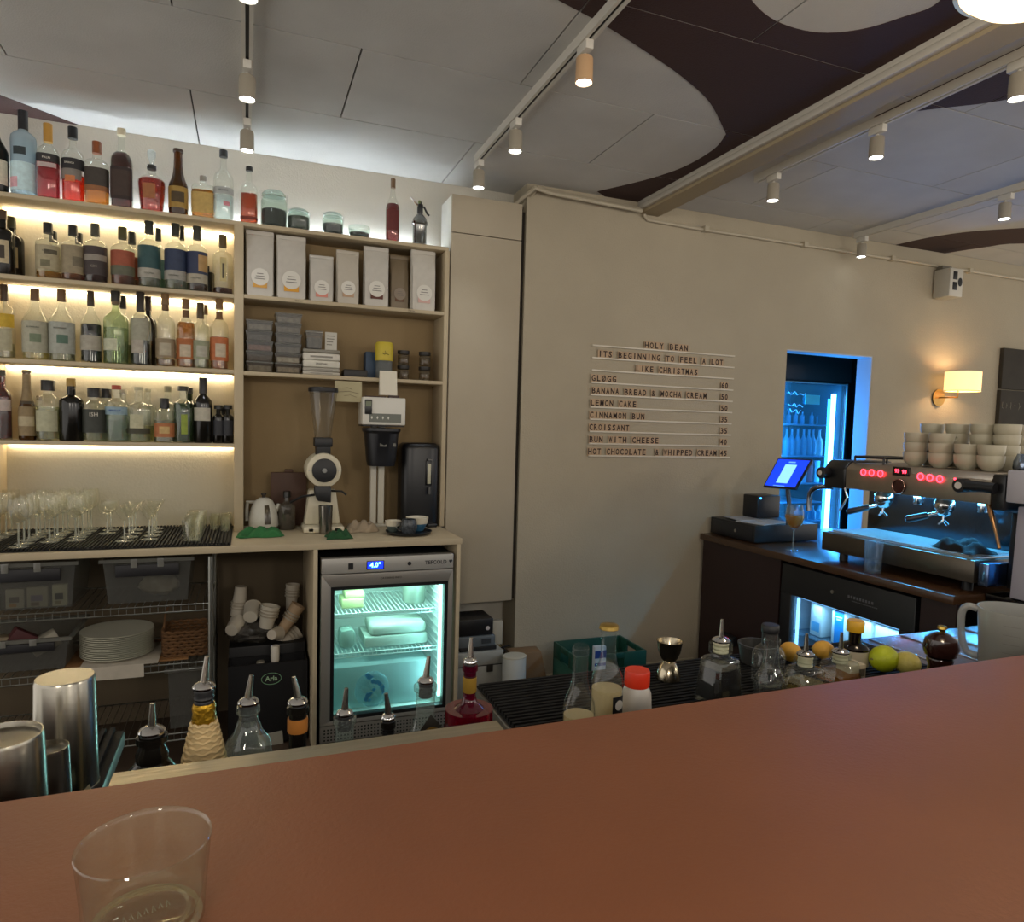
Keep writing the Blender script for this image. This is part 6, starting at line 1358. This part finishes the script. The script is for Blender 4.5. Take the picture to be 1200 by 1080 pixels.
# measuring jug
r = .080; Lp = atY(1142, 745, 1.12); jc = (Lp.x+r*.55, Lp.y-r*.83); zt5 = atY(1180, 716, jc[1]-.0).z
t = thing('measuring_jug', 'large translucent plastic measuring jug with open handle at right', 'jug', (jc[0], jc[1], ZMB), -56); H = zt5-ZMB; JG = glass('dcdcd6', .6, .25, bodycol='d2d0c8')
MB().open_lathe([(1e-5, 0), (r*.86, 0), (r*.88, .006), (r*.97, H*.9), (r*1.0, H), (r*.96, H), (r*.94, H*.9), (r*.84, .008), (1e-5, .008)], seg=48).build('jug_body', JG, t)
hx = -r
pts = [(hx*.97, -.005, H*.93), (hx*1.22, -.005, H*.95), (hx*1.36, -.005, H*.82), (hx*1.34, -.005, H*.5), (hx*1.22, -.005, H*.2), (hx*1.02, -.005, H*.12), (hx*.89, -.005, H*.12)]
MB().tube([tuple(v_) for v_ in crom(pts, 5)], .0085, 10).build('handle', glass('d8d8d2', .6, .25, bodycol='d8d6ce'), t)
q = MB()
for k in range(5): q.lathe([(r*(.885+.017*k)+.0012, H*(.2+.15*k)), (r*(.886+.017*k)+.0012, H*(.2+.15*k)+.0015)], seg=10, a0=math.radians(250), a1=math.radians(275))
q.build('scale_marks', mat('8f8d88', .6), t)
# steel drainer surface right of the mat, reflected streaks built as pale strips
q = MB()
t = thing('steel_drainer', 'stainless steel drainer panel with pale strips for reflected streaks behind lemons and pepper mill', 'drainer', (1.9, 1.1, ZW-.003))
MB().box(-.36, .75, -.22, .255, 0, .004).build('panel', mat('9b9ba8', .25, 1, .08, 8, key='dr'), t, .001)
for k in range(9): MB().box(-.33+k*.12, -.322+k*.12, -.21, .245, .004, .0075).build('streak_strip', mat('b9bcc8', .2, 1, key='rb'), t, .001)

# ---------------------------------------------------------------- rocks glass in the foreground
gx_, gy_ = onc = atZ(167, 1083, ZB)[:2]
zr5 = ZB+.068; a, b = atZ(84, 1003, zr5), atZ(249, 968, zr5); r = (a-b).length/2; c = (a+b)/2
t = thing('tumbler', 'empty clear tumbler standing on the bar in the foreground', 'glass', (c.x, c.y, ZB)); H = .067
FG = glass('f8f8f0', .03, .0)
MB().open_lathe([(1e-5, .0), (r*.84, .0), (r*.88, .003), (r*.90, .02), (r*.985, H-.002), (r*1.0, H), (r*.985, H+.0012), (r*.955, H), (r*.94, H-.003), (r*.85, .022), (r*.78, .013), (r*.6, .010), (1e-5, .009)], seg=72).build('glass_body', FG, t)
MB().open_lathe([(r*.80, .0015), (r*.85, .0045), (r*.80, .008), (r*.74, .006)], seg=64).build('base_ring_glint', glass('ece6cc', .42, .02), t)  # pale gold body colour stands in for reflections in the glass base
q = MB()
for k in range(7): q.tube([(-.016+k*.005, -.003+.002*(k % 2), .0105), (-.014+k*.005, .004, .0108), (-.0135+k*.005, -.002, .0105)], .0005, 5)
q.rot('Z', 20).build('embossing', glass('e8e2cc', .5, .05), t)
MB().open_lathe([(r*.60, .0095), (r*.64, .0115), (r*.68, .0095)], seg=64).build('inner_ring_glint', glass('efe9d2', .25, .03), t)  # second pale ring, a reflected circle put in as colour
